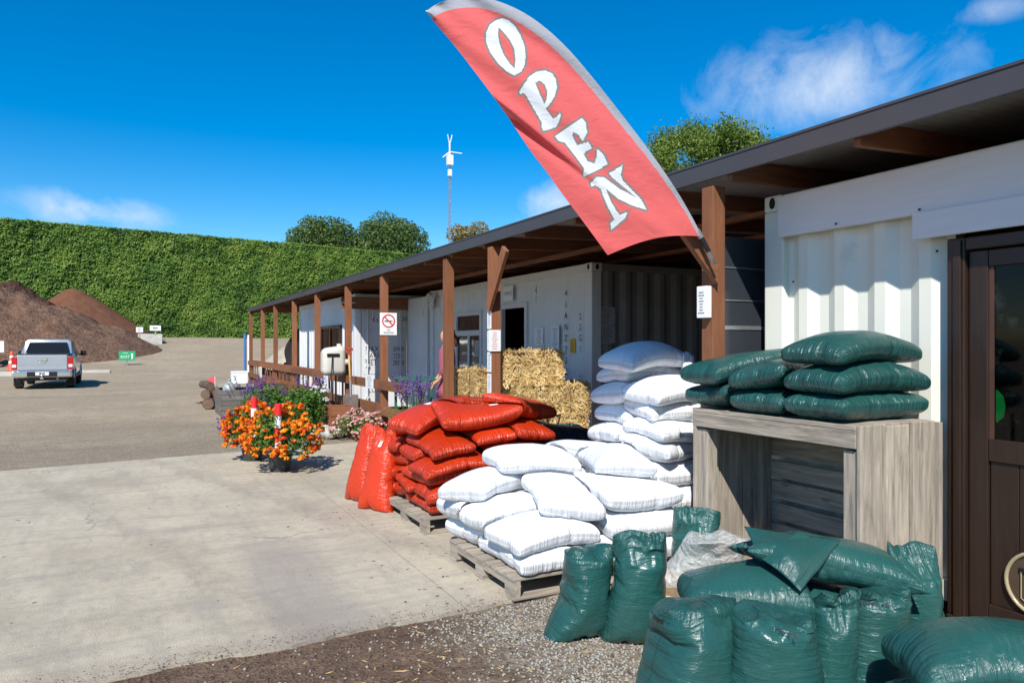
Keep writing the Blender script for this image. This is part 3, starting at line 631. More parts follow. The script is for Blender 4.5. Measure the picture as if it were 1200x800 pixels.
# --- set-back white container (office)
C1 = empty('shipping_container', (6.6, 11.2, .1), 'white set-back shipping container with a window and open office doorway', 'container', 'shipping containers')
X1 = 5.43; YA, YB = 8.16, 14.22
for (a0, a1, z0, z1) in ((YA + .16, 9.97, .22, 2.58), (9.97, 10.93, 2.26, 2.58), (10.93, 11.66, .22, 2.58), (11.66, 12.85, .22, 1.0), (11.66, 12.85, 2.2, 2.58), (12.85, YB - .16, .22, 2.58)):
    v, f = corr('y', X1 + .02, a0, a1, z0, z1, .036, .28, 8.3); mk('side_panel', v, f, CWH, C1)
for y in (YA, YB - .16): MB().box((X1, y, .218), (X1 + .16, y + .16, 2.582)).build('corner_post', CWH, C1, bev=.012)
for y in (YA - .006, YB - .154):
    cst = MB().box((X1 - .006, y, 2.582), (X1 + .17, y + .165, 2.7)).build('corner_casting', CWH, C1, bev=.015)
    ov = [(X1 - .008, y + .08 + .028 * math.cos(a), 2.642 + .04 * math.sin(a)) for a in [k * math.pi / 8 for k in range(16)]]; MB().prism(ov[::-1], (.001, 0, 0)).build('lifting_hole', VOID, cst)
    ov = [(X1 + .085 + .028 * math.cos(a), y - .002, 2.642 + .04 * math.sin(a)) for a in [k * math.pi / 8 for k in range(16)]]; MB().prism(ov, (0, .001, 0)).build('lifting_hole', VOID, cst)
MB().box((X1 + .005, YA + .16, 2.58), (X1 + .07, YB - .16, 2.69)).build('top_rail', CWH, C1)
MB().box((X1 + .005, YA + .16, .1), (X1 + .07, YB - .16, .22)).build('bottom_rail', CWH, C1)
v, f = corr('x', YA + .02, X1 + .16, 7.7, .22, 2.6, .04, .30, 5.7); mk('end_panel', v, f, CDK, C1)
MB().box((X1 + .163, YA + .005, 2.6), (7.87, YA + .07, 2.69)).build('end_top_rail', CDK, C1)
MB().box((X1 + .09, YA + .08, 2.62), (7.87, YB, 2.67)).build('roof_panel', CDK, C1)
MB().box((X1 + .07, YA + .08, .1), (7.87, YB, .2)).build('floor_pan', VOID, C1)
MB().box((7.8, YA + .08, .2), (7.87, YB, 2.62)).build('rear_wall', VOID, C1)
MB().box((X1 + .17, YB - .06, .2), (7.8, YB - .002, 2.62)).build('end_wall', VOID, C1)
FRM = M('frame_grey_paint', (.60, .61, .62), .45, .06, 3, 0)
wdw = MB().box((X1 - .012, 11.66, 1.0), (X1 + .05, 11.74, 2.2)).box((X1 - .012, 12.77, 1.0), (X1 + .05, 12.85, 2.2)).box((X1 - .011, 11.74, 2.12), (X1 + .05, 12.77, 2.2)).box((X1 - .011, 11.74, 1.0), (X1 + .05, 12.77, 1.07)).box((X1 - .010, 11.74, 1.75), (X1 + .05, 12.77, 1.85)).box((X1 - .009, 12.2, 1.07), (X1 + .05, 12.26, 1.75)).build('window_frame', FRM, C1, bev=.004)
for (a, b, c, d) in ((11.74, 12.77, 1.85, 2.12), (11.74, 12.2, 1.07, 1.75), (12.26, 12.77, 1.07, 1.75)): MB().box((X1 + .02, a, c), (X1 + .026, b, d)).build('pane', GLS, wdw)
for a, b in (((X1 - .014, 9.97, .2), (X1 + .06, 10.05, 2.26)), ((X1 - .014, 10.85, .2), (X1 + .06, 10.93, 2.26)), ((X1 - .013, 10.05, 2.18), (X1 + .06, 10.85, 2.26))): MB().box(a, b).build('doorway_frame', FRM, C1, bev=.004)
# stencilled markings, running down the wall
mb = MB(); yt = 8.85
for i, ch in enumerate('4IANZ722'): put_text(mb, ch, (X1 + .018, yt, 2.32 - i * .16), (0, -1, 0), (0, 0, 1), .13, .9)
for i, ch in enumerate('22G1'): put_text(mb, ch, (X1 + .018, 8.47, 1.98 - i * .15), (0, -1, 0), (0, 0, 1), .13, .9)
put_text(mb, '4', (X1 + .018, 9.72, 2.42), (0, -1, 0), (0, 0, 1), .2, .5); put_text(mb, 'I', (X1 + .018, 9.72, 2.28), (0, -1, 0), (0, 0, 1), .15, .7)
put_bars(mb, (X1 + .018, 8.47, 1.08), (0, -1, 0), (0, 0, 1), .12, .2, 4, 4); mb.build('stencilled_markings', INK, C1)
def notice(c, right, up, w, h, rows, label, ink=INK, paper=None, seed=0, th=.004, name='notice', text=None, group='paper notices'):
    right = Vector(right).normalized(); up = Vector(up).normalized(); n = right.cross(up); c = Vector(c)
    t = MB().prism([c + right * a * w / 2 + up * b * h / 2 for a, b in ((-1, -1), (1, -1), (1, 1), (-1, 1))], n * th)
    o = t.build(name, paper or PAPER); tag(o, label, 'notice', group)
    mb = MB()
    if text:
        for s, dy, sz in text: put_text(mb, s, c + n * th + up * dy, right, up, sz)
    if rows: put_bars(mb, c + n * th, right, up, w * .85, h * .85, rows + 3, seed, thick=.26)
    tag(mb.build('printed_text', ink, o), kind='stuff'); return o
LF = ((0, -1, 0), (0, 0, 1)); FR_ = ((1, 0, 0), (0, 0, 1))
xw = X1 + .012
p = on_x(597, 344, xw); notice((p.x - .02, p.y, p.z), *LF, .34, .24, 0, 'white board reading OFFICE above the dark office doorway', text=(('OFFICE', 0, .085),), name='office_sign')
p = on_x(632, 394, xw); notice((p.x - .004, p.y, p.z), *LF, .27, .27, 4, 'crinkled paper notice right of the office doorway', seed=1)
p = on_x(651, 396, xw); notice((p.x - .004, p.y, p.z), *LF, .22, .36, 6, 'tall paper notice beside the stencilled numbers', seed=2)
p = on_x(671.5, 405, xw); notice((p.x - .004, p.y, p.z), *LF, .14, .20, 3, 'small yellow label on the white container', paper=YEL, seed=3)
GPL = M('grey_plaque', (.36, .36, .38), .5, .08, 4, 0)
for k, z in enumerate((on_y(709, 370, YA).z, on_y(709, 392, YA).z)):
    p = on_y(709, 380, YA); notice((p.x, YA + .018, z), *FR_, .36, .245, 4, ('upper' if k == 0 else 'lower') + ' grey plaque on the dark container end wall', paper=GPL, seed=9 + k)
p = on_x(558, 408, X1 - .03); notice((X1 - .016, p.y, p.z), *LF, .17, .28, 4, 'grey notice in the office window', paper=GPL, seed=12)

# --- door leaf of the office container, standing open along the wall line
DL = empty('container_door_leaf', (X1, 14.9, .15), 'white open container door leaf with louvre slots and a butterfly on it', 'door')
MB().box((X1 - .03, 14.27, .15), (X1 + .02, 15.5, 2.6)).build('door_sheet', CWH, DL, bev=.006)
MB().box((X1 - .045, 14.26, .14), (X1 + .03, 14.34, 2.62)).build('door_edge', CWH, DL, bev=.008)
for k in range(4):
    for j in range(5): MB().box((X1 - .036, 14.42 + k * .26, 1.02 + j * .075), (X1 - .03, 14.56 + k * .26, 1.05 + j * .075)).build('louvre_slot', FRM, DL)
def butterfly(c, right, up, s, label):
    right = Vector(right); up = Vector(up); n = right.cross(up); c = Vector(c)
    t = empty('butterfly_ornament', c, label, 'ornament', 'metal butterfly ornaments'); half = [(0, -.05), (.18, .28), (.45, .40), (.56, .30), (.50, .05), (.30, -.06), (.40, -.22), (.28, -.42), (.12, -.36), (.03, -.12)]
    for sg in (-1, 1):
        pl = [c + right * (sg * a * s) + up * (b * s) + n * (.01 + .12 * s * a) for a, b in half]
        MB().prism(pl if sg > 0 else pl[::-1], n * .003).build('wing', M('butterfly_metal', (.62, .63, .66), .4, .05, 3, 0, metal=.3) if 'butterfly_metal' not in bpy.data.materials else bpy.data.materials['butterfly_metal'], t)
    MB().tube([c + up * (-.4 * s) + n * .015, c + up * (.3 * s) + n * .015], [.03 * s, .045 * s], 6).build('body', bpy.data.materials['butterfly_metal'], t)
    for k in range(2):
        mb = MB(); o = right * ((-1.0 if k else .8) * s) + up * (-.55 * s); mb.tube([c + o + right * (.3 * s * math.cos(a)) + up * (.22 * s * math.sin(a)) + n * .012 for a in [q * .6 for q in range(9)]], .006, 5); mb.build('scroll', bpy.data.materials['butterfly_metal'], t)
p = on_x(507, 352, X1 - .03); butterfly((X1 - .031, p.y, p.z), (0, -1, 0), (0, 0, 1), .42, 'metal butterfly ornament on the open white door leaf')

# --- far white container, its door end facing the yard
C2 = empty('shipping_container', (5.4, 18.6, .1), 'far white shipping container with stencilled MAX TARE NET on its doors', 'container', 'shipping containers')
X2, Y2, Y2B = 4.22, 15.6, 21.66
for (a0, a1, z0, z1) in ((Y2 + .16, 16.9, .22, 2.58), (16.9, 18.9, 2.05, 2.58), (16.9, 18.9, .22, .85), (18.9, Y2B - .1, .22, 2.58)):
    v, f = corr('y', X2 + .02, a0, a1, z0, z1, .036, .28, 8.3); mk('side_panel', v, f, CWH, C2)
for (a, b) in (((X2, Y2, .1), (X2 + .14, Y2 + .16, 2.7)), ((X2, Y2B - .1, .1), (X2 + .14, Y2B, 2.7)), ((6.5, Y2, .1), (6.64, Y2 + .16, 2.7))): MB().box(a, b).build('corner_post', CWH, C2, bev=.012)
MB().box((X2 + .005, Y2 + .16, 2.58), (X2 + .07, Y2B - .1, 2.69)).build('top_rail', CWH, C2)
MB().box((X2 + .14, Y2 + .005, 2.56), (6.5, Y2 + .10, 2.69)).build('door_header', CWH, C2)
MB().box((X2 + .08, Y2 + .12, 2.62), (6.6, Y2B, 2.67)).build('roof_panel', CDK, C2)
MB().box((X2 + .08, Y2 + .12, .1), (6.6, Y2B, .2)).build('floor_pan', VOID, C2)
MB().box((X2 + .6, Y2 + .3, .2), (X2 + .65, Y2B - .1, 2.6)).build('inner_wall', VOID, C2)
wf = MB().box((X2 - .01, 16.9, .85), (X2 + .05, 16.98, 2.05)).box((X2 - .01, 18.82, .85), (X2 + .05, 18.9, 2.05)).box((X2 - .009, 16.98, 1.97), (X2 + .05, 18.82, 2.05)).box((X2 - .009, 16.98, .85), (X2 + .05, 18.82, .93)).box((X2 - .008, 17.85, .93), (X2 + .05, 17.92, 1.97)).build('window_frame', BRN, C2)
for a, b in ((16.98, 17.85), (17.92, 18.82)): MB().box((X2 + .02, a, .93), (X2 + .026, b, 1.97)).build('pane', GLS, wf)
for k, (a, b) in enumerate(((X2 + .15, 5.41), (5.43, 6.49))):
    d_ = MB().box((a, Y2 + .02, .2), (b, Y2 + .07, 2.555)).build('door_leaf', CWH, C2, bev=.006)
    for z in (.95, 1.28, 1.92, 2.3): MB().box((a + .06, Y2 + .012, z - .012), (b - .06, Y2 + .02, z + .012)).build('door_rib', FRM, d_)
    for q in (a + .13, b - .16):
        MB().tube([(q, Y2 - .02, .2), (q, Y2 - .02, 2.6)], .017, 8).build('locking_rod', FRM, d_)
        for z in (.4, 1.1, 2.4): MB().box((q - .035, Y2 - .03, z), (q + .035, Y2 + .02, z + .06)).build('rod_bracket', FRM, d_)
# stencils placed where the photo shows them on the door plane
mb = MB()
def st(s, px, py, h, sx=.8): p = on_y(px, py, Y2 + .02); put_text(mb, s, (p.x, Y2 + .02, p.z), (1, 0, 0), (0, 0, 1), h * 15.9 / F * 1.35, sx, .003)
st('KS', 440, 375, 6); st('236 4', 475, 374, 6, .9); st('MAX', 436, 409, 7); st('TARE', 437, 417, 7); st('NET', 435, 425, 7)
st('30480', 467, 409, 6, .7); st('2230', 466, 417, 6, .7); st('28250', 467, 425, 6, .7); st('CU.CAP', 443, 457, 6, .9); st('33.2', 468, 457, 6); st('1', 466, 383, 6)
mb.build('stencilled_markings', INK, C2)
p = on_y(437, 364, Y2); butterfly((p.x, Y2 + .015, p.z), (1, 0, 0), (0, 0, 1), .42, 'metal butterfly ornament on the stencilled white container doors')

# --- roof
PX = [836, 579, 525.5, 450, 408, 372, 345, 323, 308, 294]; PXX = 3.76
PY = [on_x(px, 400, PXX).y for px in PX]
XE = 3.68; ZT, ZB = CH + .3604 * XE, CH + .3198 * XE + .012; SL = .035
rz_ = lambda x: ZB + .10 + (x - XE) * SL                 # underside of the iron
YE = on_x(290.5, 380, XE).y
roof = empty('lean_to_roof', (5.5, 13, ZB), 'long low lean-to roof with a dark metal fascia over the posts', 'roof')
MB().box((XE, -2.6, ZB), (XE + .025, YE, ZT)).build('fascia', FAS, roof, bev=.006)
MB().box((XE - .006, -2.6, ZT - .012), (XE + .12, YE + .01, ZT + .004)).build('edge_flashing', FAS, roof)
MB().prism([(XE + .03, YE - .03, ZB + .01), (7.9, YE - .03, rz_(7.9) - .1), (7.9, YE - .03, rz_(7.9) + .06), (XE + .03, YE - .03, ZT - .02)], (0, .025, 0)).build('barge_board', FAS, roof)
ny = int((YE + 2.6) / .076) * 2; v = []; 
for i in range(ny + 1):
    y = -2.6 + (YE + 2.55) * i / ny; dz = .016 * (i % 2)
    for x in (XE + .03, 8.6): v.append((x, y, rz_(x) + dz))
f = [(2 * i, 2 * i + 1, 2 * i + 3, 2 * i + 2) for i in range(ny)]; mk('roof_iron', v, f, IRON, roof)
y = -2.3; i = 0
while y < YE:
    i += 1; w = .045; za = rz_(XE + .04); zb = rz_(8.0)
    MB().prism([(XE + .04, y, za - .002), (XE + .04, y, za - .142), (8.0, y, zb - .142), (8.0, y, zb - .002)], (0, w, 0)).build('rafter', TDK['x'] if i % 3 else TIM['x'], roof); y += 1.02
for k, (x, dz) in enumerate(((PXX, .145), (5.0, .145), (6.3, .145))):
    if k: MB().box((x - .045, 4.3 if x < 6.6 else -2, rz_(x) - .19), (x + .045, YE - .1, rz_(x) - .146)).build('purlin', TDK['y'], roof)
for (x0, z0) in ((3.9, 2.36), (3.9, 2.50)): MB().box((x0, Y2 - .12, z0), (5.4, Y2 - .06, z0 + .12)).build('cross_board', TIM['x'], roof, bev=.004)

v, f = corr('y', 8.25, -2.5, 21.6, 0, 3.05, .03, .2, 0); tag(mk('rear_wall', v, f, CDK), 'dark corrugated rear wall closing the back of the roofed yard', 'wall')
# --- posts
names = ['flag-bearing timber post beside the grey crate', 'timber post covered with notices by the straw bales', 'timber post in front of the person in pink', 'timber post carrying the no smoking sign',
         'timber post with the spade leaning on it', 'timber post just left of the hose reel', 'fourth timber post from the far roof end', 'third timber post from the far roof end', 'second timber post from the far roof end', 'last timber post at the far end of the roof']
PW = .118; POSTS = []
for i, y in enumerate(PY):
    zt_ = rz_(PXX) - .146
    o = MB().box((PXX - PW / 2, y - PW / 2, .0), (PXX + PW / 2, y + PW / 2, zt_)).build('timber_post', TIM['z'], bev=.005); tag(o, names[i], 'post', 'roof posts'); POSTS.append(o)
y0 = PY[0]
# flag arm and slanted brace
fa = MB(); fa.prism([(PXX - .055, y0 - .11, 2.03), (PXX - .055, y0 - .11, 2.17), (PXX - .36, y0 - .11, 2.50), (PXX - .44, y0 - .11, 2.43)], (0, .05, 0))
tag(fa.build('flag_arm', TIM['x'], bev=.004), 'slanted timber arm on the first post holding the flag', 'brace')
y1 = PY[1]; a = on_x(571, 361, PXX - .1); b = on_x(591, 288, PXX - .1)
br = MB().bar((PXX - .085, a.y, a.z), (PXX - .085, b.y, b.z - .03), .045, .125, (0, 1, 0)); br.v = [(x + (0), y, z) for x, y, z in br.v]
tag(br.build('slanted_brace', TIM['z'], bev=.004), 'slanted timber brace nailed across the notice-covered post', 'brace')
# dark panel beside the first post
PN = empty('dark_screen_panel', (4.0, y0 + .12, 0), 'dark framed screen panel between first post and cream container', 'screen')
MB().box((3.86, y0 + .115, .02), (4.62, y0 + .125, 2.42)).build('screen_sheet', M('dark_glossy_sheet', (.035, .04, .05), .18, .1, 2, .02, 8), PN)
MB().box((3.822, y0 + .095, .0), (3.858, y0 + .135, 2.45)).build('upright', MET, PN, bev=.003)
for z, h in ((2.18, .008), (1.93, .008), (1.71, .03)): MB().box((3.86, y0 + .108, z), (4.62, y0 + .114, z + h)).build('cross_strip', MET, PN)
# white box sign on the first post and others
bs = MB().box((PXX - .115, y0 - .05, 1.79), (PXX - .062, y0 + .05, 2.02)).build('leaflet_holder', PAPER, bev=.004); tag(bs, 'white leaflet holder on the flag-bearing post', 'notice', 'paper notices')
mb = MB(); put_bars(mb, (PXX - .116, y0, 1.9), *LF, .08, .17, 8, 5, thick=.28); mb.build('printed_text', INK, bs)
for k, (a, b) in enumerate(((362, 386), (387, 411), (412, 436), (437, 461))):
    p = on_x(569, (a + b) / 2, PXX - .08); q = (b - a) * p.length and abs(on_x(569, a, PXX - .08).z - on_x(569, b, PXX - .08).z)
    notice((PXX - PW / 2 - .002, y1 + .0, p.z), *LF, .105, q * .95, 6, ['top', 'second', 'third', 'lowest'][k] + ' notice in the column down the left face of the notice-covered post', seed=20 + k)
p = on_y(580, 399, y1 - .08); notice((p.x, y1 - PW / 2 - .012, p.z), *FR_, .155, .25, 5, 'white notice with red print on the front of the notice-covered post', ink=REDINK, seed=31)
# no smoking
y3 = PY[3]; p = on_y(455.5, 379.5, y3 - .08)
ns = MB().box((p.x - .15, y3 - PW / 2 - .012, p.z - .19), (p.x + .15, y3 - PW / 2 - .003, p.z + .19)).build('no_smoking_sign', SGW, bev=.006); tag(ns, 'white no smoking sign with red circle on a timber post', 'sign')
c = Vector((p.x, y3 - PW / 2 - .015, p.z + .05)); mb = MB(); n = 28; rr = [(.115, .097)]
mb.add([c + Vector((r * math.cos(2 * math.pi * k / n), 0, r * math.sin(2 * math.pi * k / n))) for k in range(n) for r in (.115, .093)], [(2 * k, 2 * k + 1, (2 * k + 3) % (2 * n), (2 * k + 2) % (2 * n)) for k in range(n)])
mb.bar(c + Vector((-.072, -.001, .072)), c + Vector((.072, -.001, -.072)), .02, .002, (0, 1, 0)); mb.build('prohibition_ring', REDINK, ns)
mb = MB(); mb.box((c.x - .07, c.y, c.z - .012), (c.x + .05, c.y + .001, c.z + .008)); mb.box((c.x + .055, c.y, c.z - .012), (c.x + .068, c.y + .001, c.z + .008)); put_text(mb, 'NO', (c.x, c.y + .001, c.z - .155), *FR_, .035); put_text(mb, 'SMOKING', (c.x, c.y + .001, c.z - .20), *FR_, .04); mb.build('printed_text', INK, ns)

# --- deck and railing
deck = empty('timber_deck', (4.5, 18, 0), 'low timber deck running under the roof', 'deck')
yy = 8.95
k = 0
while yy < 27.6:
    MB().box((3.68, yy, .10), (5.40 if yy < 15.4 else 4.19, yy + .137, .14)).build('deck_board', TDK['x'], deck); yy += .145
MB().box((3.655, 8.95, 0), (3.679, 27.6, .138)).build('deck_edge', TIM['y'], deck)
rail = empty('timber_railing', (PXX, 18, .14), 'stained timber railing of rough boards between the roof posts', 'railing')
for i in range(2, len(PY) - 1):
    ya, yb = PY[i] + PW / 2, PY[i + 1] - PW / 2
    if i == 2: ya = on_x(479, 440, PXX).y
    MB().box((PXX - .10, ya + .003, .83), (PXX - .062, yb + PW * .9, .99)).build('rail_board', TIM['y'], rail, bev=.004)
    MB().box((PXX - .098, ya + .003, .40), (PXX - .064, yb + PW * .9, .56 + .03 * (i % 2))).build('rail_board', TIM['y'], rail, bev=.004)
    if i >= 4:
        MB().box((PXX - .02, ya + .003, .97), (PXX + .05, yb - .003, 1.01)).build('rail_cap', TIM['y'], rail, bev=.004)
        n = 5
        for k in range(n):
            yk = ya + (yb - ya) * (k + .5) / n; MB().bar((PXX - .04, yk - .05, .14), (PXX - .04, yk + .05 * (k % 3 - 1), .83), .02, .09, (0, 1, 0)).build('picket', TDK['z'] if k % 2 else TIM['z'], rail)
for (px, py, w, h) in ((421, 443, .0, 0),): pass
p = on_x(432, 447, PXX - .12); notice((PXX - .104, p.y, p.z), *LF, .48, .24, 4, 'white notice pinned to the railing under the no smoking sign', seed=40)
p = on_x(381, 441, PXX - .12); notice((PXX - .104, p.y, p.z), *LF, .40, .34, 3, 'pale notice hung on the railing left of the hose reel', seed=41)
p = on_x(305, 436, PXX - .12); notice((PXX - .104, p.y, p.z), *LF, .45, .35, 2, 'small pale notice on the railing near the far roof end', seed=42)
# dark cloth hanging at the far end
cl = []; ns_ = 16
o3 = [(375, 372), (363, 376), (354, 385), (345, 401), (338, 416), (340, 432), (352, 448), (372, 452)]
pl = [on_x(px, py, 4.5) for px, py in o3]
DKC = M('dark_shade_cloth', (.022, .014, .012), .9, .5, 3, .8, 9, stretch=(1, 4, .6), bdist=.05)
g = []; 
for j in range(15):
    for i in range(15):
        u, w = i / 14, j / 14
        t_ = pl[0].lerp(pl[1], min(1, u * 2)) if u < .5 else pl[1].lerp(pl[2], (u - .5) * 2)
        b_ = pl[7].lerp(pl[6], min(1, u * 2)) if u < .5 else pl[6].lerp(pl[5], (u - .5) * 2)
        q = t_.lerp(b_, w); q.y += u * u * 1.6 * math.sin(w * 3.1); q.x += .09 * math.sin(u * 17 + w * 2); g.append(q)
mk('s', g, [(j * 15 + i, j * 15 + i + 1, (j + 1) * 15 + i + 1, (j + 1) * 15 + i) for j in range(14) for i in range(14)], DKC, smooth=True, solid=.02); o = bpy.data.objects['s']; o.name = 'shade_cloth'; tag(o, 'dark brown shade cloth hanging between the far posts', 'shade cloth')
# ------------------------------------------------------------------ sacks: inflated cloth shapes, settled onto what lies under them
def sim_bag(L, Wd, nx, ny, seed, press, flap=None, frames=22):
    r_ = random.Random(seed); v = []; top = {}; bot = {}; uv = []; wgt = []
    for i in range(nx + 1):
        for j in range(ny + 1):
            x = (i / nx - .5) * L; y = (j / ny - .5) * Wd; e = min(i, nx - i, j, ny - j); z = .004 * min(e, 3) + r_.uniform(-.002, .002)
            w = 1.0 if flap is None else max(0.0, min(1.0, (flap - i / nx) / .06 + .5))
            top[i, j] = len(v); v.append((x, y, z if e else 0)); uv.append((i / nx, j / ny)); wgt.append(w)
            if e == 0: bot[i, j] = top[i, j]
            else: bot[i, j] = len(v); v.append((x, y, -z)); uv.append((i / nx, j / ny)); wgt.append(w)
    f = []
    for i in range(nx):
        for j in range(ny):
            f.append((top[i, j], top[i + 1, j], top[i + 1, j + 1], top[i, j + 1])); f.append((bot[i, j], bot[i, j + 1], bot[i + 1, j + 1], bot[i + 1, j]))
    me = bpy.data.meshes.new('b'); me.from_pydata(v, [], f); ul = me.uv_layers.new(name='UVMap')
    ul.data.foreach_set('uv', np.array([uv[l.vertex_index] for l in me.loops], dtype=np.float32).ravel())
    o = bpy.data.objects.new('b', me); COL.objects.link(o)
    m = o.modifiers.new('c', 'CLOTH'); s = m.settings
    s.quality = 4; s.mass = .15; s.tension_stiffness = 40; s.compression_stiffness = 40; s.shear_stiffness = 10; s.bending_stiffness = .05
    s.use_pressure = True; s.uniform_pressure_force = press; s.effector_weights.gravity = 0; s.air_damping = 3; s.tension_damping = 10; s.compression_damping = 10
    if flap is not None:
        vg = o.vertex_groups.new(name='p')
        for k, w in enumerate(wgt): vg.add([k], w, 'REPLACE')
        s.vertex_group_pressure = 'p'
    m.point_cache.frame_start = 1; m.point_cache.frame_end = frames
    for fr in range(1, frames + 1): SC.frame_set(fr)
    dg = bpy.context.evaluated_depsgraph_get(); res = []
    lo = bpy.data.meshes.new_from_object(o.evaluated_get(dg))
    bpy.data.objects.remove(o)
    o2 = bpy.data.objects.new('b2', lo); COL.objects.link(o2); q = o2.modifiers.new('s', 'SUBSURF'); q.levels = 1; dg = bpy.context.evaluated_depsgraph_get()
    hi = bpy.data.meshes.new_from_object(o2.evaluated_get(dg)); bpy.data.objects.remove(o2)
    for me_ in (lo, hi):
        n = len(me_.vertices); co = np.empty(n * 3); me_.vertices.foreach_get('co', co); co = co.reshape(-1, 3); nr = np.empty(n * 3); me_.vertices.foreach_get('normal', nr); nr = nr.reshape(-1, 3)
        lv = np.empty(len(me_.loops), dtype=np.int32); me_.loops.foreach_get('vertex_index', lv); u = np.empty(len(me_.loops) * 2, dtype=np.float32); me_.uv_layers[0].data.foreach_get('uv', u); u = u.reshape(-1, 2)
        vu = np.zeros((n, 2)); vu[lv] = u
        d = np.array([noise.noise(Vector((a[0] * 7, a[1] * 30, a[2] * 9 + seed))) for a in co]) * .004 * np.exp(-np.minimum(vu[:, 0], 1 - vu[:, 0]) / .13)
        d += np.array([noise.noise(Vector((a[0] * 34, a[1] * 7, a[2] * 9 - seed))) for a in co]) * .0035 * np.exp(-np.minimum(vu[:, 1], 1 - vu[:, 1]) / .2)
        d += np.array([noise.noise(Vector((a[0] * 5 + seed, a[1] * 6, a[2] * 4))) for a in co]) * .010
        edge = np.minimum(np.minimum(vu[:, 0], 1 - vu[:, 0]), np.minimum(vu[:, 1], 1 - vu[:, 1])); d *= np.minimum(1, edge * 14)
        co = co + nr * d[:, None]
        res.append((co, lv.reshape(-1, 4), u, vu)); bpy.data.meshes.remove(me_)
    return res
NOFOLD = 9
TPL = [sim_bag(.80, .50, 44, 28, s, p) for s, p in ((1, 3), (2, 6), (3, 10), (4, 4))]
TFL = [sim_bag(.84, .50, 44, 28, s, 6, fl) for s, fl in ((7, .72), (8, .66), (9, .80))]
SC.frame_set(1)

def sackmat(name, col, rough, wr, sub=0.0, spec=.5, dust=None, fine=1.0, seam=.4):
    m, t, b = nmat(name); uv = N(t, 'ShaderNodeUVMap'); oi = N(t, 'ShaderNodeObjectInfo')
    def mp(s):
        n = N(t, 'ShaderNodeMapping'); n.inputs['Scale'].default_value = s; t.links.new(uv.outputs[0], n.inputs[0])
        cb = N(t, 'ShaderNodeCombineXYZ'); t.links.new(mathn(t, 'MULTIPLY', oi.outputs['Random'], 50), cb.inputs[0]); t.links.new(mathn(t, 'MULTIPLY', oi.outputs['Random'], 31), cb.inputs[1]); t.links.new(cb.outputs[0], n.inputs['Location']); return n.outputs[0]
    n1 = N(t, 'ShaderNodeTexNoise', Scale=1, Detail=5, Roughness=.55, Distortion=1.2); t.links.new(mp((26, 3.2, 1)), n1.inputs['Vector'])
    n2 = N(t, 'ShaderNodeTexNoise', Scale=1, Detail=4, Roughness=.5, Distortion=.8); t.links.new(mp((3.2, 22, 1)), n2.inputs['Vector'])
    n3 = N(t, 'ShaderNodeTexNoise', Scale=1, Detail=6, Roughness=.6, Distortion=2.5); t.links.new(mp((5, 4, 1)), n3.inputs['Vector'])
    n4 = N(t, 'ShaderNodeTexNoise', Scale=3, Detail=6, Roughness=.7); t.links.new(coords(t), n4.inputs['Vector'])
    se = N(t, 'ShaderNodeSeparateXYZ'); t.links.new(uv.outputs[0], se.inputs[0])
    def near(v): # 1 at both ends of the 0..1 range, falling to 0 in the middle
        return mathn(t, 'POWER', mathn(t, 'ABSOLUTE', mathn(t, 'MULTIPLY', mathn(t, 'SUBTRACT', v, .5), 2)), 3.0)
    h = mathn(t, 'ADD', mathn(t, 'MULTIPLY', n1.outputs['Fac'], mathn(t, 'ADD', .35, near(se.outputs['Y']))), mathn(t, 'MULTIPLY', n2.outputs['Fac'], mathn(t, 'MULTIPLY', near(se.outputs['X']), 1.3)))
    h = mathn(t, 'ADD', mathn(t, 'MULTIPLY', h, 1.1), mathn(t, 'MULTIPLY', n3.outputs['Fac'], .35))
    bump(t, b, h, wr, .022 * fine)
    o = mix(t, mathn(t, 'MULTIPLY', n4.outputs['Fac'], .35), col, tuple(c * .72 for c in col))
    if dust: o = mix(t, mathn(t, 'MULTIPLY', mathn(t, 'SUBTRACT', n4.outputs['Fac'], .5), 1.6, True), o, dust)
    ex_ = mathn(t, 'MINIMUM', mathn(t, 'SUBTRACT', .5, mathn(t, 'ABSOLUTE', mathn(t, 'SUBTRACT', se.outputs['X'], .5))), mathn(t, 'SUBTRACT', .5, mathn(t, 'ABSOLUTE', mathn(t, 'SUBTRACT', se.outputs['Y'], .5))))
    o = mix(t, mathn(t, 'MULTIPLY', mathn(t, 'LESS_THAN', ex_, .007), seam), o, tuple(c * .35 for c in col))
    hv = N(t, 'ShaderNodeHueSaturation'); t.links.new(o, hv.inputs['Color']); t.links.new(mathn(t, 'ADD', .9, mathn(t, 'MULTIPLY', oi.outputs['Random'], .2)), hv.inputs['Value'])
    t.links.new(hv.outputs[0], b.inputs['Base Color']); b.inputs['Specular IOR Level'].default_value = spec
    t.links.new(mathn(t, 'ADD', rough, mathn(t, 'MULTIPLY', n4.outputs['Fac'], .15)), b.inputs['Roughness'])
    return m
SKG = sackmat('sack_green', (.017, .083, .075), .17, .62, dust=(.05, .115, .105), seam=.25); SKR = sackmat('sack_red', (.52, .036, .006), .18, .8, dust=(.50, .05, .03)); SKW = sackmat('sack_white', (.77, .79, .815), .45, .6, spec=.35, fine=.8)

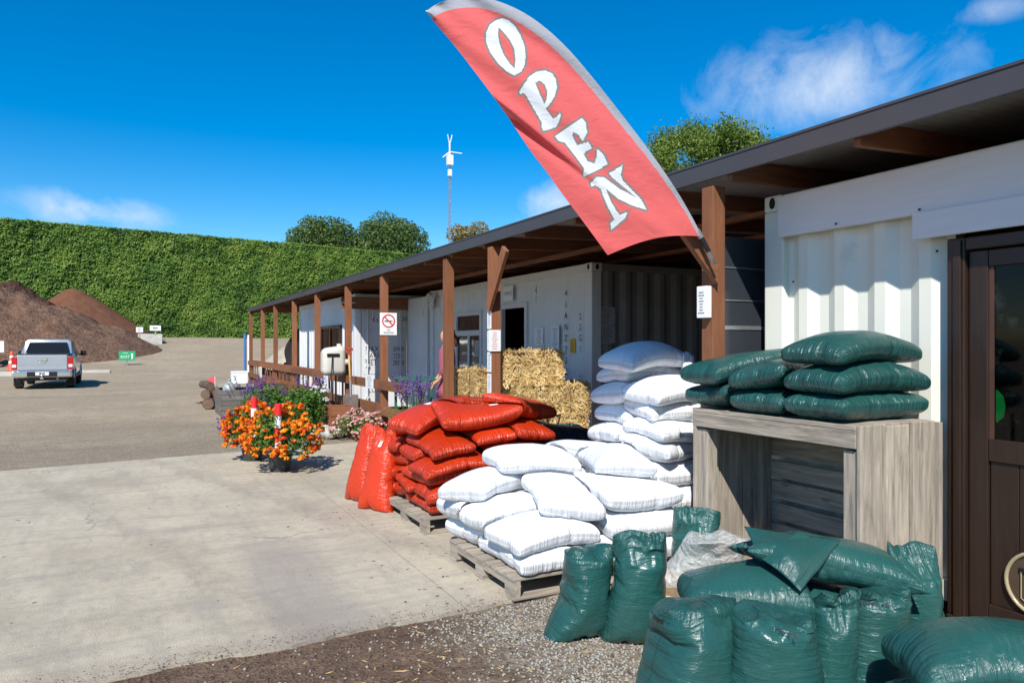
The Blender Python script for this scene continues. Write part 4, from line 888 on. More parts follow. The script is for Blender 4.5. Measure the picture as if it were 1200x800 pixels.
class Field:                                       # height of what lies beneath, on a 1.5 cm grid
    def __init__(s, x0, x1, y0, y1, base=0.0, cell=.015):
        s.x0, s.y0, s.c = x0, y0, cell; s.nx = int((x1 - x0) / cell); s.ny = int((y1 - y0) / cell); s.h = np.full((s.nx, s.ny), base)
    def idx(s, x, y): return np.clip(((x - s.x0) / s.c).astype(int), 0, s.nx - 1), np.clip(((y - s.y0) / s.c).astype(int), 0, s.ny - 1)
    def get(s, x, y): i, j = s.idx(x, y); return s.h[i, j]
    def put(s, P): i, j = s.idx(P[:, 0], P[:, 1]); np.maximum.at(s.h, (i, j), P[:, 2])
    def rect(s, x0, x1, y0, y1, z): i, j = s.idx(np.array([x0, x1]), np.array([y0, y1])); s.h[i[0]:i[1], j[0]:j[1]] = np.maximum(s.h[i[0]:i[1], j[0]:j[1]], z)
def sack_obj(name, P, T, mat, parent=None):
    co, fc, uvs, vu = T; o = mk(name, P, fc, mat, parent, smooth=True, origin=(float(P[:, 0].mean()), float(P[:, 1].mean()), float(P[:, 2].min())))
    ul = o.data.uv_layers.new(name='UVMap'); ul.data.foreach_set('uv', uvs.ravel()); return o
def lay(field, x, y, yaw, L, Wd, T, mat, label, group, tpl=0, flip=0, hi=True, tilt=1.0, name='sack', sink=.006, droop=.10, flapdown=0.0, tset=None, kq=.5, roll=0.0, mt=.14):
    S = (tset or TPL)[tpl % len(tset or TPL)][1 if hi else 0]; co = S[0].copy()
    if flip & 1: co[:, 0] *= -1
    if flip & 2: co[:, 1] *= -1
    if flip & 4: co[:, 2] *= -1
    ex = co.max(0) - co.min(0); co = (co - (co.max(0) + co.min(0)) / 2) * np.array([L / ex[0], Wd / ex[1], T / ex[2]])
    q_ = np.abs(co[:, 2]) / (T / 2)
    if tset is None:
        co[:, 2] = np.sign(co[:, 2]) * T / 2 * np.minimum(1, q_) ** .54; gr_ = (S[3] - .5) * np.array([L, Wd]) * .955 * np.array([-1 if flip & 1 else 1, -1 if flip & 2 else 1]); co[:, :2] = co[:, :2] * .45 + gr_ * .55; cu = np.abs(S[3] * 2 - 1); co[:, :2] *= (1 - .075 * (cu[:, 0] * cu[:, 1]) ** 5)[:, None]
    lx, ly, lz = co[:, 0], co[:, 1], co[:, 2].copy()
    ca, sa = math.cos(yaw), math.sin(yaw); X = x + lx * ca - ly * sa; Y = y + lx * sa + ly * ca
    # surface hugging the tops below: asymmetric least squares of a gentle quadric
    u, w = np.meshgrid(np.linspace(-.46, .46, 13), np.linspace(-.46, .46, 9)); u = u.ravel() * L; w = w.ravel() * Wd
    hh = field.get(x + u * ca - w * sa, y + u * sa + w * ca); lo_ = np.median(hh) - droop; hh = np.maximum(hh, lo_)
    A = np.stack([np.ones_like(u), u, w, u * u, w * w, u * w], 1); wt = np.ones(len(u)); ridge = np.diag([0, .6, .6, .1, .5, .5]) * 1.0
    for it in range(6):
        c = np.linalg.solve(A.T @ (A * wt[:, None]) + ridge * .3, A.T @ (hh * wt)); r = hh - A @ c; wt = np.where(r > 0, 6.0, 1.0)
    c[1] = max(-mt, min(mt, c[1] * tilt)); c[2] = max(-mt, min(mt, c[2] * tilt)); c[3] = max(-kq, min(kq * .5, c[3])); c[4] = max(-.5, min(.4, c[4])); c[5] = max(-.5, min(.5, c[5]))
    surf = c[0] + c[1] * lx + c[2] * ly + c[3] * lx ** 2 + c[4] * ly ** 2 + c[5] * lx * ly
    surf = np.minimum(surf, c[0] + .3)
    h = field.get(X, Y); Z = surf + lz + T / 2 - sink - T * .05
    if roll: Z += roll * ly
    clampz = h + .003 + np.maximum(0, (lz + T / 2)) * .18
    over = clampz - Z; near = over < .11
    Z = np.where((over > 0) & near, clampz, Z)
    P = np.stack([X, Y, Z], 1); field.put(P)
    o = sack_obj(name, P, S, mat); tag(o, label, 'sack', group); return o, P, S
def stand(x, y, z, yaw, lean, Wd, H, T, mat, label, group, tpl=0, flip=0, fold=1.2, f0=.70, hi=True, name='sack', side=0.0, twist=0.0, squash=.85, full=False, nar=.10, shd=.10):
    TS = TPL if full else TFL; S = TS[tpl % len(TS)][1 if hi else 0]; co = S[0].copy(); vu = S[3]
    if flip & 2: co[:, 1] *= -1
    if flip & 4: co[:, 2] *= -1
    mid = (co.max(0) + co.min(0)) / 2; ex = co.max(0) - co.min(0); hgt = (co[:, 0] - co[:, 0].min()) / ex[0]        # 0 bottom .. 1 top of the flap
    lx = (co[:, 1] - mid[1]) * Wd / ex[1]; ly = (co[:, 2] - mid[2]) * T / ex[2]; lz = hgt * H; ly = np.sign(ly) * T / 2 * np.minimum(1, np.abs(ly) / (T / 2)) ** .75
    low = np.exp(-hgt / .22); ly *= 1 + .30 * low; lx *= (1 + .10 * low) * (1 - nar * hgt ** 2.2)          # the fill slumps to the bottom
    lz = np.where(hgt < .14, np.maximum(lz - .10 * H * (1 - hgt / .14), 0) * 1.0 + 0.0, lz)
    lz = lz - shd * H * np.clip(np.abs(lx) / (Wd / 2), 0, 1.1) ** 2.6 * np.clip((hgt - .5) / .3, 0, 1)
    # fold the empty top over
    k = np.clip((hgt - f0) / (1 - f0), 0, 1); a = fold * np.minimum(1, k * 2.2); z0 = f0 * H; over = np.maximum(lz - z0, 0)
    lz2 = np.where(hgt > f0, z0 + over * np.cos(a * .75), lz); ly2 = np.where(hgt > f0, ly * (1 - .5 * k) - over * np.sin(a * .9), ly)
    lz2 += np.where(hgt > f0, .028 * np.array([noise.noise(Vector((p * 9, q * 9, tpl * 7 + flip))) for p, q in zip(lx, hgt * H)]), 0); ly2 += np.where(hgt > f0, .03 * np.array([noise.noise(Vector((p * 11, 5, tpl + q * 7))) for p, q in zip(lx, hgt * H)]), 0)
    lx = lx * (1 - .10 * k * (1 if side == 0 else 1)) + side * lz2; cl, sl = math.cos(lean), math.sin(lean)
    y2 = ly2 * cl + lz2 * sl; z2 = -ly2 * sl + lz2 * cl; ca, sa = math.cos(yaw), math.sin(yaw)
    P = np.stack([x + lx * ca - y2 * sa, y + lx * sa + y2 * ca, z2], 1); b = np.percentile(P[:, 2], 4); P[:, 2] = z + np.maximum(P[:, 2] - b, .002 * np.abs(lx))
    o = sack_obj(name, P, S, mat); tag(o, label, 'sack', group); return o, P, S

# ------------------------------------------------------------------ pallets
def pallet(x0, x1, y0, y1, label, z0=.02):
    t = empty('pallet', ((x0 + x1) / 2, (y0 + y1) / 2, z0), label, 'pallet', 'grey wooden pallets'); r_ = random.Random(int(x0 * 100)); ym = (y0 + y1) / 2
    for (a, b) in ((y0, y0 + .10), (ym - .05, ym + .05), (y1 - .10, y1)):     # bearers run along X
        pass
    for i, x in enumerate((x0, (x0 + x1) / 2 - .022, x1 - .044)):             # stringers along Y with two notches
        n0, n1 = y0 + .13, ym - .06; n2, n3 = ym + .06, y1 - .13; zb, zt2, zn = z0 + .018, z0 + .118, z0 + .075
        o = [(x, y0, zb), (x, y0, zt2), (x, y1, zt2), (x, y1, zb)] ; MB().prism(o, (.044, 0, 0))
        MB().box((x, y0, zb), (x + .044, n0, zn)).box((x, n1, zb), (x + .044, n2, zn)).box((x, n3, zb), (x + .044, y1, zn)).box((x, y0, zn + .0003), (x + .044, y1, zt2)).build('stringer', GRY['y'], t)
    n = 7
    for k in range(n):
        yk = y0 + (y1 - y0 - .11) * k / (n - 1); MB().box((x0 - .005, yk, z0 + .1185), (x1 + .005, yk + .11, z0 + .138)).build('deck_board', GRY['x'], t, bev=.003)
    for k in range(3):
        yk = y0 + (y1 - y0 - .11) * k / 2; MB().box((x0 - .005, yk, z0), (x1 + .005, yk + .11, z0 + .0175)).build('base_board', GRY['x'], t, bev=.003)
    return t
pallet(2.06, 3.22, 3.95, 4.98, 'grey wooden pallet under the front white sacks'); pallet(2.12, 3.30, 5.66, 6.80, 'grey wooden pallet under the red sacks'); pallet(3.36, 4.46, 4.26, 5.28, 'grey wooden pallet under the tall white sack stack', 0)
FLD = Field(1.0, 5.2, .4, 8.6); FLD.rect(1.0, 3.55, 3.95, 8.6, .02); FLD.rect(2.05, 3.23, 3.94, 4.99, .158); FLD.rect(2.11, 3.31, 5.65, 6.81, .158); FLD.rect(3.35, 4.47, 4.25, 5.29, .14)
H2 = math.pi / 2; gW = 'white sacks on pallets'; gR = 'red sacks stacked on the pallet'; gG = 'green plastic sacks'
def J(a): return rnd.uniform(-a, a)
ORD = ['bottom', 'second', 'third', 'fourth', 'fifth', 'sixth', 'seventh', 'eighth', 'ninth']
# front white stack: (layer, x, y, yaw, where)
WL = [(0, 2.33, 4.27, H2, 'at its near left corner'), (0, 2.31, 4.82, H2 + .06, 'at its far left corner'), (0, 2.84, 4.25, H2, 'in the middle of its near side'), (0, 2.82, 4.82, H2, 'in the middle of its far side'), (0, 3.30, 4.27, H2 + .05, 'at its near right corner'), (0, 3.30, 4.82, H2, 'at its far right corner'),
      (1, 2.38, 4.15, .07, 'with its end at the near left corner'), (1, 2.36, 4.56, -.05, 'end-on in the middle of the left side'), (1, 2.38, 4.98, .03, 'with its end at the far left corner'), (1, 3.10, 4.16, .02, 'along the near right side'), (1, 3.12, 4.60, 0, 'in the middle of the right side'), (1, 3.12, 5.02, 0, 'at the far right corner'),
      (2, 2.62, 4.32, H2 - .34, 'bulging over near left'), (2, 2.34, 4.88, .45, 'at the far left corner'), (2, 3.10, 4.20, .06, 'near side, right of the bulging one'), (2, 2.86, 4.92, .1, 'in the far middle'), (2, 3.34, 4.66, H2, 'at the right edge'),
      (3, 2.66, 4.86, -.12, 'lying long across the top left'), (3, 3.20, 4.46, H2 - .42, 'top right, seam facing the camera'), (3, 3.28, 5.02, -.2, 'on top at the far side')]
for k, (l, x, y, yw, wh) in enumerate(WL):
    lay(FLD, x + J(.015), y + J(.015), yw + J(.06), .70 + J(.03), .50, .212 + J(.012), SKW, f'white sack, {ORD[l]} layer of the front stack, {wh}', gW, k, k * 3 % 8, droop=.05, mt=.10, kq=.5, sink=.030)
# tall white stack behind, nearer the wall
for l in range(8):
    for s, (yy, wh) in enumerate(((4.52, 'near side'), (4.97, 'far side'))):
        if l == 7: continue
        if l in (3,) and s == 0: x, yw, L = 3.68, .35, .62
        else: x, yw, L = 3.75 + .05 * ((l + s) % 2), J(.14), .70
        lay(FLD, x, yy + J(.03), yw, L, .50, .205 + J(.012), SKW, f'white sack in the {ORD[l]} layer of the tall white stack, {wh}', gW, l + s * 2, (l * 5 + s) % 8, droop=.06, mt=.09, kq=.4, sink=.026)
lay(FLD, 3.71, 4.78, .12, .74, .46, .20, SKW, 'topmost white sack of the tall stack, tip pointing left', gW, 2, 1, droop=.05)
lay(FLD, 4.10, 4.52, .95, .60, .42, .17, SKW, 'top white sack of the tall stack slumped against the green sacks', gW, 1, 2, droop=.12, mt=.4)
# red stack
RL = []
for l in range(5):
    if l % 2 == 0: pos = [(2.36, 5.98, H2), (2.36, 6.58, H2), (2.80, 5.98, H2), (2.80, 6.58, H2), (3.16, 5.98, H2), (3.16, 6.58, H2)]; wh = ['near left corner', 'far left corner', 'middle of the near side', 'middle of the far side', 'near right corner', 'far right corner']
    else: pos = [(2.44, 5.84, 0), (2.44, 6.24, 0), (2.44, 6.64, 0), (3.08, 5.86, 0), (3.08, 6.26, 0), (3.08, 6.66, 0)]; wh = ['near left corner', 'middle of the left side', 'far left corner', 'near right corner', 'middle of the right side', 'far right corner']
    for p_, w_ in zip(pos, wh): RL.append((l, *p_, w_))
for k, (l, x, y, yw, wh) in enumerate(RL):
    if l == 4 and 'far right' in wh: continue
    lay(FLD, x + J(.03), y + J(.03), yw + J(.12), .68, .46, .155 + J(.015), SKR, f'red sack, {ORD[l]} layer of the red stack, {wh}', gR, k, k * 3 % 8, hi=False, droop=.10)
tops = []
for (x, y, yw, L, wh) in ((2.42, 6.30, .35, .74, 'flopped over the top left of the stack with a white label'), (2.72, 5.95, -.12, .80, 'lying long on the near top edge of the stack'), (2.95, 6.45, .2, .74, 'on the top middle of the stack'), (3.22, 6.05, .5, .70, 'bulging on the top right of the stack'), (3.12, 6.75, .15, .74, 'highest of the stack, at the back')):
    o, P, S = lay(FLD, x, y, yw, L, .48, .195, SKR, 'red sack ' + wh, gR, len(tops), len(tops) * 3 % 8, droop=.12, kq=.8, mt=.16); tops.append((o, P, S))
for (px, py, y, yw, tp, lb) in ((432, 601, 0, -1.05, 0, 'upright red sack leaning on the pallet, foremost of three'), (413, 590, 0, -1.25, 1, 'upright red sack leaning on the pallet, leftmost of three'), (447, 594, 0, -.9, 2, 'upright red sack squeezed between the leaning ones and the red stack')):
    p = ground(px, py, .02); o, P, S = stand(p.x + .10, p.y + .12, .02, yw, .20, .40, .82, .24, SKR, lb, 'red sacks leaning on the pallet', tp, tp * 2, fold=.4, f0=.80, side=.06); tops.append((o, P, S))
LBL = M('sack_label_white', (.82, .82, .80), .5, .04, 4, 0)
def sack_label(o, P, S, u0, v0, w, h, mat=LBL, name='label_sticker', up=True):
    """a sticker following the sack's surface, taken from the faces around (u0, v0)"""
    co, fc, uvs, vu = S; fu = vu[fc].mean(1); cz = P[fc]; nrm = np.cross(cz[:, 1] - cz[:, 0], cz[:, 2] - cz[:, 0]); nrm /= np.linalg.norm(nrm, axis=1)[:, None] + 1e-9
    sel = (abs(fu[:, 0] - u0) < w) & (abs(fu[:, 1] - v0) < h) & ((nrm[:, 2] if up else -nrm[:, 1] - nrm[:, 0]) > .05)
    if not sel.any(): return
    f = fc[sel]; ids, inv = np.unique(f, return_inverse=True); vn = np.zeros((len(P), 3))
    for k in range(4): np.add.at(vn, f[:, k], nrm[sel])
    vn = vn[ids]; vn /= np.linalg.norm(vn, axis=1)[:, None] + 1e-9
    mk(name, P[ids] + vn * .0035, inv.reshape(-1, 4), mat, o, smooth=True)
for i, (u0, v0) in enumerate(((.5, .55), (.3, .5), (.55, .5), (.4, .45))):
    sack_label(*tops[i], u0, v0, .055, .06)
sack_label(*tops[5], .78, .5, .04, .07, up=False); sack_label(*tops[6], .3, .3, .05, .07, up=False)

# ------------------------------------------------------------------ grey crate under the green sacks
CR = empty('timber_crate', (3.72, 3.2, 0), 'weathered grey timber crate standing on its side with an open front', 'crate')
cx0, cx1, cy0, cy1, cz = 3.40, 4.05, 2.56, 3.86, 1.165
w = (cx1 - cx0 - .02) / 3
for k, nm in enumerate('abc'):
    a = cx0 + .0 + k * (w + .01); MB().box((a + .004, cy0 + .006 * (k % 2), .03), (a + w - .014, cy0 + .028, cz - .012 * (k % 2))).build('side_board', GRY['z'], CR, bev=.004)
    MB().box((a, cy1 - .028, .03), (a + w, cy1, cz - .03)).build('side_board', GRY['z'], CR, bev=.004)
for k in range(7):
    z = .06 + k * .15; MB().box((cx1 - .026 - .006 * (k % 3 == 1), cy0 + .03, z), (cx1, cy1 - .03, z + .118 + .008 * (k % 2))).build('back_board', GRY['y'], CR, bev=.004)
for x, y in ((cx1 - .12, cy0 + .03), (cx0 + .02, cy0 + .03), (cx1 - .12, cy1 - .12), (cx0 + .02, cy1 - .12)): MB().box((x, y, .03), (x + .09, y + .09, cz - .14)).build('corner_cleat', GRY['z'], CR, bev=.004)
MB().box((cx0 - .002, cy0 + .0285, cz - .125), (cx0 + .03, cy1 + .002, cz - .028)).build('front_rail', GRY['y'], CR, bev=.004)
for k in range(5):
    a = cx0 - .004 + k * .131; MB().box((a, cy0 + .029, cz - .027), (a + .124, cy1 + .003, cz - .001)).build('top_board', GRY['y'], CR, bev=.003)
MB().box((cx1 + .002, cy0 - .02, .02), (cx1 + .028, cy0 + .055, cz - .01)).build('edge_batten', GRY['z'], CR, bev=.003)
FC = Field(2.9, 4.7, 1.8, 4.6, 1.0); FC.rect(3.3, 4.15, 2.5, 3.95, 1.165)
GL_ = [(0, 3.74, 2.84, .02, 'near column'), (0, 3.74, 3.28, .0, 'middle column'), (0, 3.72, 3.68, -.06, 'far column'), (1, 3.73, 2.83, -.03, 'near column'), (1, 3.70, 3.26, .05, 'middle column'), (1, 3.66, 3.66, -.1, 'far column'), (2, 3.72, 2.86, .02, 'near column')]
GT = []
for k, (l, x, y, yw, wh) in enumerate(GL_):
    GT.append(lay(FC, x, y, yw + J(.02), .80 + J(.01), .46, .192, SKG, f'green sack on the crate, {ORD[l]} layer of the {wh}' if l < 2 else 'topmost green sack on the grey crate', 'green sacks on the crate', k, k * 3 % 8, droop=.04))

# ------------------------------------------------------------------ green sacks on the ground in front
gg = 'green sacks on the ground'
UP = []
def up_at(px, py, yaw, lean, Wd, H, T, label, tp, flip=0, fold=1.2, f0=.7, side=0.0, dy=.12, full=False, nar=.10):
    p = ground(px, py); d = Vector((p.x, p.y, 0)).normalized() * dy
    r_ = stand(p.x + d.x, p.y + d.y, 0, yaw, lean, Wd, H, T, SKG, label, gg, tp, flip, fold, f0, side=side, full=full, nar=nar); FLD.put(r_[1]); UP.append(r_); return r_
up_at(678, 752, -TH + .35, -.10, .38, .53, .30, 'upright green sack, leftmost of the heap, beside the white pallet', 0, 0, .5, .86, .10, full=True, nar=.30)
up_at(745, 758, -TH - .15, -.03, .38, .66, .30, 'upright green sack with crumpled open top beside the clear plastic bag', 1, 2, .5, .66, .05, nar=.12)
up_at(1074, 800, -TH - .05, -.02, .33, .66, .28, 'upright green sack with a pointed torn top against the grey crate', 1, 0, -.25, .74, -.05, nar=.22)
up_at(1019, 838, -TH + .15, .0, .38, .60, .30, 'upright green sack with folded top, second from the right of the heap', 2, 0, 1.2, .78, .04, nar=.10)
up_at(797, 862, -TH + .35, .02, .47, .56, .40, 'large slumped green sack at the front left of the heap', 3, 2, .9, .80, .16, full=True, nar=.22)
up_at(966, 846, -TH - .1, .02, .28, .58, .26, 'narrow upright green sack in the middle of the heap', 0, 0, .9, .78, .10, nar=.2)
up_at(908, 876, -TH - .12, .0, .49, .60, .38, 'large upright green sack at the front middle with handwriting on it', 2, 4, 1.9, .80, -.03, nar=.10)
# lying ones in the heap
def lay_at(px, py, z, *a, **k):
    p = ground(px, py, z); return lay(FLD, p.x, p.y, *a, **k)
FH = Field(1.0, 5.2, .4, 8.6)
def heap(px, py, z, *a, **k):
    p = ground(px, py, z); return lay(FH, p.x, p.y, *a, **k)
heap(872, 695, .40, -TH - .5, .62, .44, .21, SKG, 'green sack lowest on the left of the heap, mostly hidden', gg, 1, 2); heap(872, 695, .42, -TH + .3, .60, .42, .20, SKG, 'green sack second from the ground on the left of the heap', gg, 3, 1)
heap(975, 668, .5, -TH + .4, .66, .46, .21, SKG, 'green sack lowest in the middle of the heap, mostly hidden', gg, 0, 2); heap(965, 668, .5, -TH - .1, .66, .46, .20, SKG, 'green sack under the one with the open flap', gg, 1, 5)
LB1 = heap(870, 700, .42, -TH - .12, .60, .44, .22, SKG, 'plump green sack lying on the left of the heap', gg, 2, 1, droop=.05)
LB2 = heap(962, 668, .52, -TH - .02, .80, .44, .23, SKG, 'green sack lying on top of the heap with its open flap to the left', gg, 0, 1, droop=.06, tset=TFL, kq=.8)
LB3 = lay_at(1165, 862, .20, -TH + .1, .78, .50, .22, SKG, 'green sack at the bottom right picture corner, lower one', gg, 1, 0, droop=.05)
LB5 = lay_at(1176, 812, .32, -TH + .05, .78, .50, .20, SKG, 'green sack at the bottom right picture corner, middle one', gg, 3, 1, droop=.05)
LB4 = lay_at(1182, 775, .45, -TH - .15, .78, .50, .24, SKG, 'green sack at the bottom right picture corner, upper one', gg, 2, 3, droop=.05)
# the open mouth of the top sack, folded down as a loose sheet
A_, B_, C_, D_ = depth(872, 617, 3.52), depth(985, 633, 3.36), depth(938, 693, 3.16), depth(893, 655, 3.30); g = []; n = 22
for j in range(n + 1):
    for i in range(n + 1):
        u, w = i / n, j / n; q = A_.lerp(B_, u).lerp(D_.lerp(C_, u), w); q = q + (FW * -.05 + Vector((0, 0, .035))) * math.sin(math.pi * u) * math.sin(math.pi * min(1, w * .9)) + FW * (.008 * noise.noise(Vector((u * 5, w * 3, 0))) + .004 * noise.noise(Vector((u * 14, w * 5, 2)))); g.append(q)
fo = mk('open_flap', g, [(j * (n + 1) + i, j * (n + 1) + i + 1, (j + 1) * (n + 1) + i + 1, (j + 1) * (n + 1) + i) for j in range(n) for i in range(n)], SKG, LB2[0], smooth=True, solid=.003)
ul = fo.data.uv_layers.new(name='UVMap'); ul.data.foreach_set('uv', np.array([((l.vertex_index % (n + 1)) / n * .5 + .25, (l.vertex_index // (n + 1)) / n * .5 + .25) for l in fo.data.loops], dtype=np.float32).ravel())
# handwriting on the sacks
def write_on(item, s, px, py, size):
    o, P, S = item; fc = S[1]; cen = P[fc].mean(1)
    rel = cen - np.array([0, 0, CH]); dd = rel @ np.array(FW); u = CX + F * (rel @ np.array(RT)) / dd; w_ = HY - F * rel[:, 2] / dd
    k = np.argmin((u - px) ** 2 + (w_ - py) ** 2 + dd * 400); c = Vector(cen[k]); q = P[fc[k]]; n = Vector(np.cross(q[2] - q[0], q[3] - q[1])).normalized()
    if n.dot(c - Vector((0, 0, CH))) > 0: n = -n
    r_ = Vector(RT) - n * n.dot(Vector(RT)); r_.normalize(); mb = MB(); put_text(mb, s, c, r_, n.cross(r_), size, 1.1, .008); mb.build('handwriting', INK, o)
write_on(UP[6], 'TOMOS 4.8', 912, 738, .034); write_on(UP[3], 'ToMo 4.8', 1025, 706, .028); write_on(UP[2], 'TOMOS', 1072, 690, .028)
# clear plastic bag with sawdust, on a small sawdust spill
SAW = M('sawdust', (.52, .36, .22), .95, .25, 25, .5, 60, spec=.1)
p = ground(805, 712); v = []; n = 28
for j in range(9):
    for i in range(n):
        a = 2 * math.pi * i / n; q = j / 8; x = p.x + .30 * q * math.cos(a) * (1 + .1 * math.sin(3 * a)); y = p.y + .15 + .22 * q * math.sin(a); v.append((x, y, max(.001, .20 * (1 - q) ** .8 + .015 * noise.noise(Vector((x * 15, y * 15, 0))))))
tag(mk('sawdust_heap', v, [(j * n + i, j * n + (i + 1) % n, (j + 1) * n + (i + 1) % n, (j + 1) * n + i) for j in range(8) for i in range(n)], SAW, smooth=True), 'small spill of pale sawdust between the green sacks', 'sawdust')
m, t, b = nmat('clear_polythene'); tr = N(t, 'ShaderNodeBsdfTransparent'); tr.inputs['Color'].default_value = (.93, .94, .94, 1); ds = N(t, 'ShaderNodeBsdfPrincipled'); ds.inputs['Base Color'].default_value = (.80, .80, .78, 1); ds.inputs['Roughness'].default_value = .12
nn = N(t, 'ShaderNodeTexNoise', Scale=16, Detail=6, Distortion=2.0); t.links.new(coords(t), nn.inputs['Vector']); bump(t, ds, nn.outputs['Fac'], .9, .03)
mm = N(t, 'ShaderNodeMixShader'); t.links.new(mathn(t, 'ADD', .15, mathn(t, 'MULTIPLY', nn.outputs['Fac'], .5)), mm.inputs[0]); t.links.new(tr.outputs[0], mm.inputs[1]); t.links.new(ds.outputs[0], mm.inputs[2]); t.links.new(mm.outputs[0], t.nodes['Material Output'].inputs['Surface']); CLR = m
p = ground(822, 716); S = TFL[1][1]
cb, P_, S_ = stand(p.x + .02, p.y + .05, .16, -TH + .2, -.35, .52, .44, .24, CLR, 'crumpled clear plastic bag among the green sacks', None, 1, 2, 1.0, .55, name='plastic_bag', side=.25); cb['category'] = 'plastic bag'
up_at(815, 690, -TH - .3, -.1, .40, .56, .24, 'green sack with open crumpled mouth behind the clear plastic bag', 1, 4, .2, .62)
# dark sacks behind the red stack with a shovel handle
for i, (x, y, lb) in enumerate(((3.62, 6.10, 'dark green sack lying lowest between the red and white stacks'), (3.85, 6.35, 'black sack lying between the straw bales and the white stack'))):
    pass
FLD.rect(3.40, 4.3, 5.62, 7.1, .34)
SKB = sackmat('sack_black', (.02, .024, .026), .25, .8)
lay(FLD, 3.66, 6.05, .1, .80, .50, .22, SKB, 'black sack lying between the red stack and the tall white stack', 'dark sacks', 0, 1); lay(FLD, 4.0, 6.4, -.2, .80, .50, .24, SKG, 'dark green sack lying behind the black one', 'dark sacks', 1, 2)
tag(MB().box((3.42, 5.66, 0), (4.28, 7.05, .338)).build('timber_box', TDK['y'], bev=.01), 'low timber box under the dark sacks', 'box')
sh = empty('shovel', (3.62, 6.75, .3), 'black D-handled shovel standing behind the red sacks', 'shovel')
p = depth(648, 492, 7.7); zt_ = p.z
mb = MB(); mb.tube([(p.x - .075, p.y, zt_ + .05), (p.x + .075, p.y - .03, zt_ + .05), (p.x + .05, p.y - .02, zt_ - .035), (p.x, p.y, zt_ - .07), (p.x - .05, p.y + .01, zt_ - .035), (p.x - .075, p.y, zt_ + .05)], .011, 8); mb.build('grip', BLACK, sh, smooth=True)
MB().tube([(p.x, p.y, zt_ - .07), (p.x + .05, p.y + .1, .35)], .016, 8).build('shaft', BLACK, sh)
MB().box((p.x - .06, p.y + .09, .10), (p.x + .16, p.y + .11, .36)).build('blade', MET, sh)

# ------------------------------------------------------------------ OPEN flag
yF = PY[0] - .16
def vw1(L): return [(550 + a / 5.332, 10 + b / 5.332) for a, b in L]
def vw2(L): return [(620 + a / 4.445, 130 + b / 4.445) for a, b in L]
GLY = [(vw1([(205, 62), (245, 75), (285, 110), (320, 170), (345, 235), (352, 300), (345, 355), (325, 395), (280, 420), (235, 395), (180, 345), (130, 275), (105, 210), (105, 155), (125, 105), (165, 75)]), vw1([(183, 118), (215, 150), (255, 200), (280, 250), (288, 320), (283, 375), (255, 350), (215, 290), (190, 225), (178, 165)])),
       (vw1([(312, 520), (375, 425), (420, 395), (470, 387), (515, 405), (540, 440), (548, 490), (535, 545), (505, 595), (478, 625), (500, 660), (522, 690), (545, 680), (565, 655), (572, 665), (557, 715), (540, 742), (500, 757), (462, 765), (450, 735), (455, 718), (410, 640), (352, 540), (335, 527), (318, 538)]), vw1([(412, 465), (440, 450), (470, 475), (487, 515), (485, 560), (470, 600), (440, 535)])),
       (vw2([(135, 135), (200, 85), (275, 38), (297, 62), (302, 115), (280, 160), (255, 122), (228, 110), (225, 130), (250, 178), (308, 163), (328, 193), (283, 222), (305, 262), (340, 275), (352, 240), (355, 197), (388, 228), (410, 278), (375, 298), (285, 343), (282, 322), (288, 300), (240, 235), (185, 165), (155, 158)]), None),
       (vw2([(320, 378), (350, 345), (388, 345), (470, 405), (560, 452), (430, 345), (418, 325), (487, 282), (478, 335), (490, 365), (585, 462), (612, 516), (545, 495), (470, 462), (400, 405), (432, 485), (470, 540), (512, 528), (500, 560), (428, 620), (424, 580), (446, 568), (410, 500), (372, 405), (345, 388), (325, 393)]), None)]
pole_e = [(823, 277), (803, 240), (783, 208), (762, 178), (740, 149), (716, 118), (692, 88), (668, 60), (643, 36), (617, 17), (590, 4), (563, -3), (535, -2), (515, 4), (500, 13)]
free_e = [(712, 299), (694, 274), (676, 250), (658, 226), (641, 202), (624, 180), (609, 158), (595, 137), (580, 116), (566, 97), (553, 80), (540, 63), (527, 47), (513, 31), (501, 16)]
def samp(L, s):
    s = s * (len(L) - 1); i = min(int(s), len(L) - 2); q = s - i; i0 = max(0, i - 1); i3 = min(len(L) - 1, i + 2)
    def cr(a, b, c, d): return .5 * (2 * b + (c - a) * q + (2 * a - 5 * b + 4 * c - d) * q * q + (3 * b - a - 3 * c + d) * q ** 3)
    return tuple(cr(L[i0][k], L[i][k], L[i + 1][k], L[i3][k]) for k in (0, 1))
def inpoly(P, poly):
    x, y = P[:, 0], P[:, 1]; r = np.zeros(len(P), bool); n = len(poly)
    for i in range(n):
        (x0, y0), (x1, y1) = poly[i], poly[(i + 1) % n]; c = (y0 > y) != (y1 > y)
        if y1 != y0: r ^= c & (x < (x1 - x0) * (y - y0) / (y1 - y0) + x0)
    return r
def pdist(P, poly):
    d = np.full(len(P), 1e9); n = len(poly)
    for i in range(n):
        a = np.array(poly[i]); b = np.array(poly[(i + 1) % n]); ab = b - a; tt = np.clip(((P - a) @ ab) / (ab @ ab), 0, 1); d = np.minimum(d, np.linalg.norm(P - a - tt[:, None] * ab, axis=1))
    return d
nS, nT = 420, 150; pp = np.empty((nS + 1, nT + 1, 2)); V = np.empty((nS + 1, nT + 1, 3))
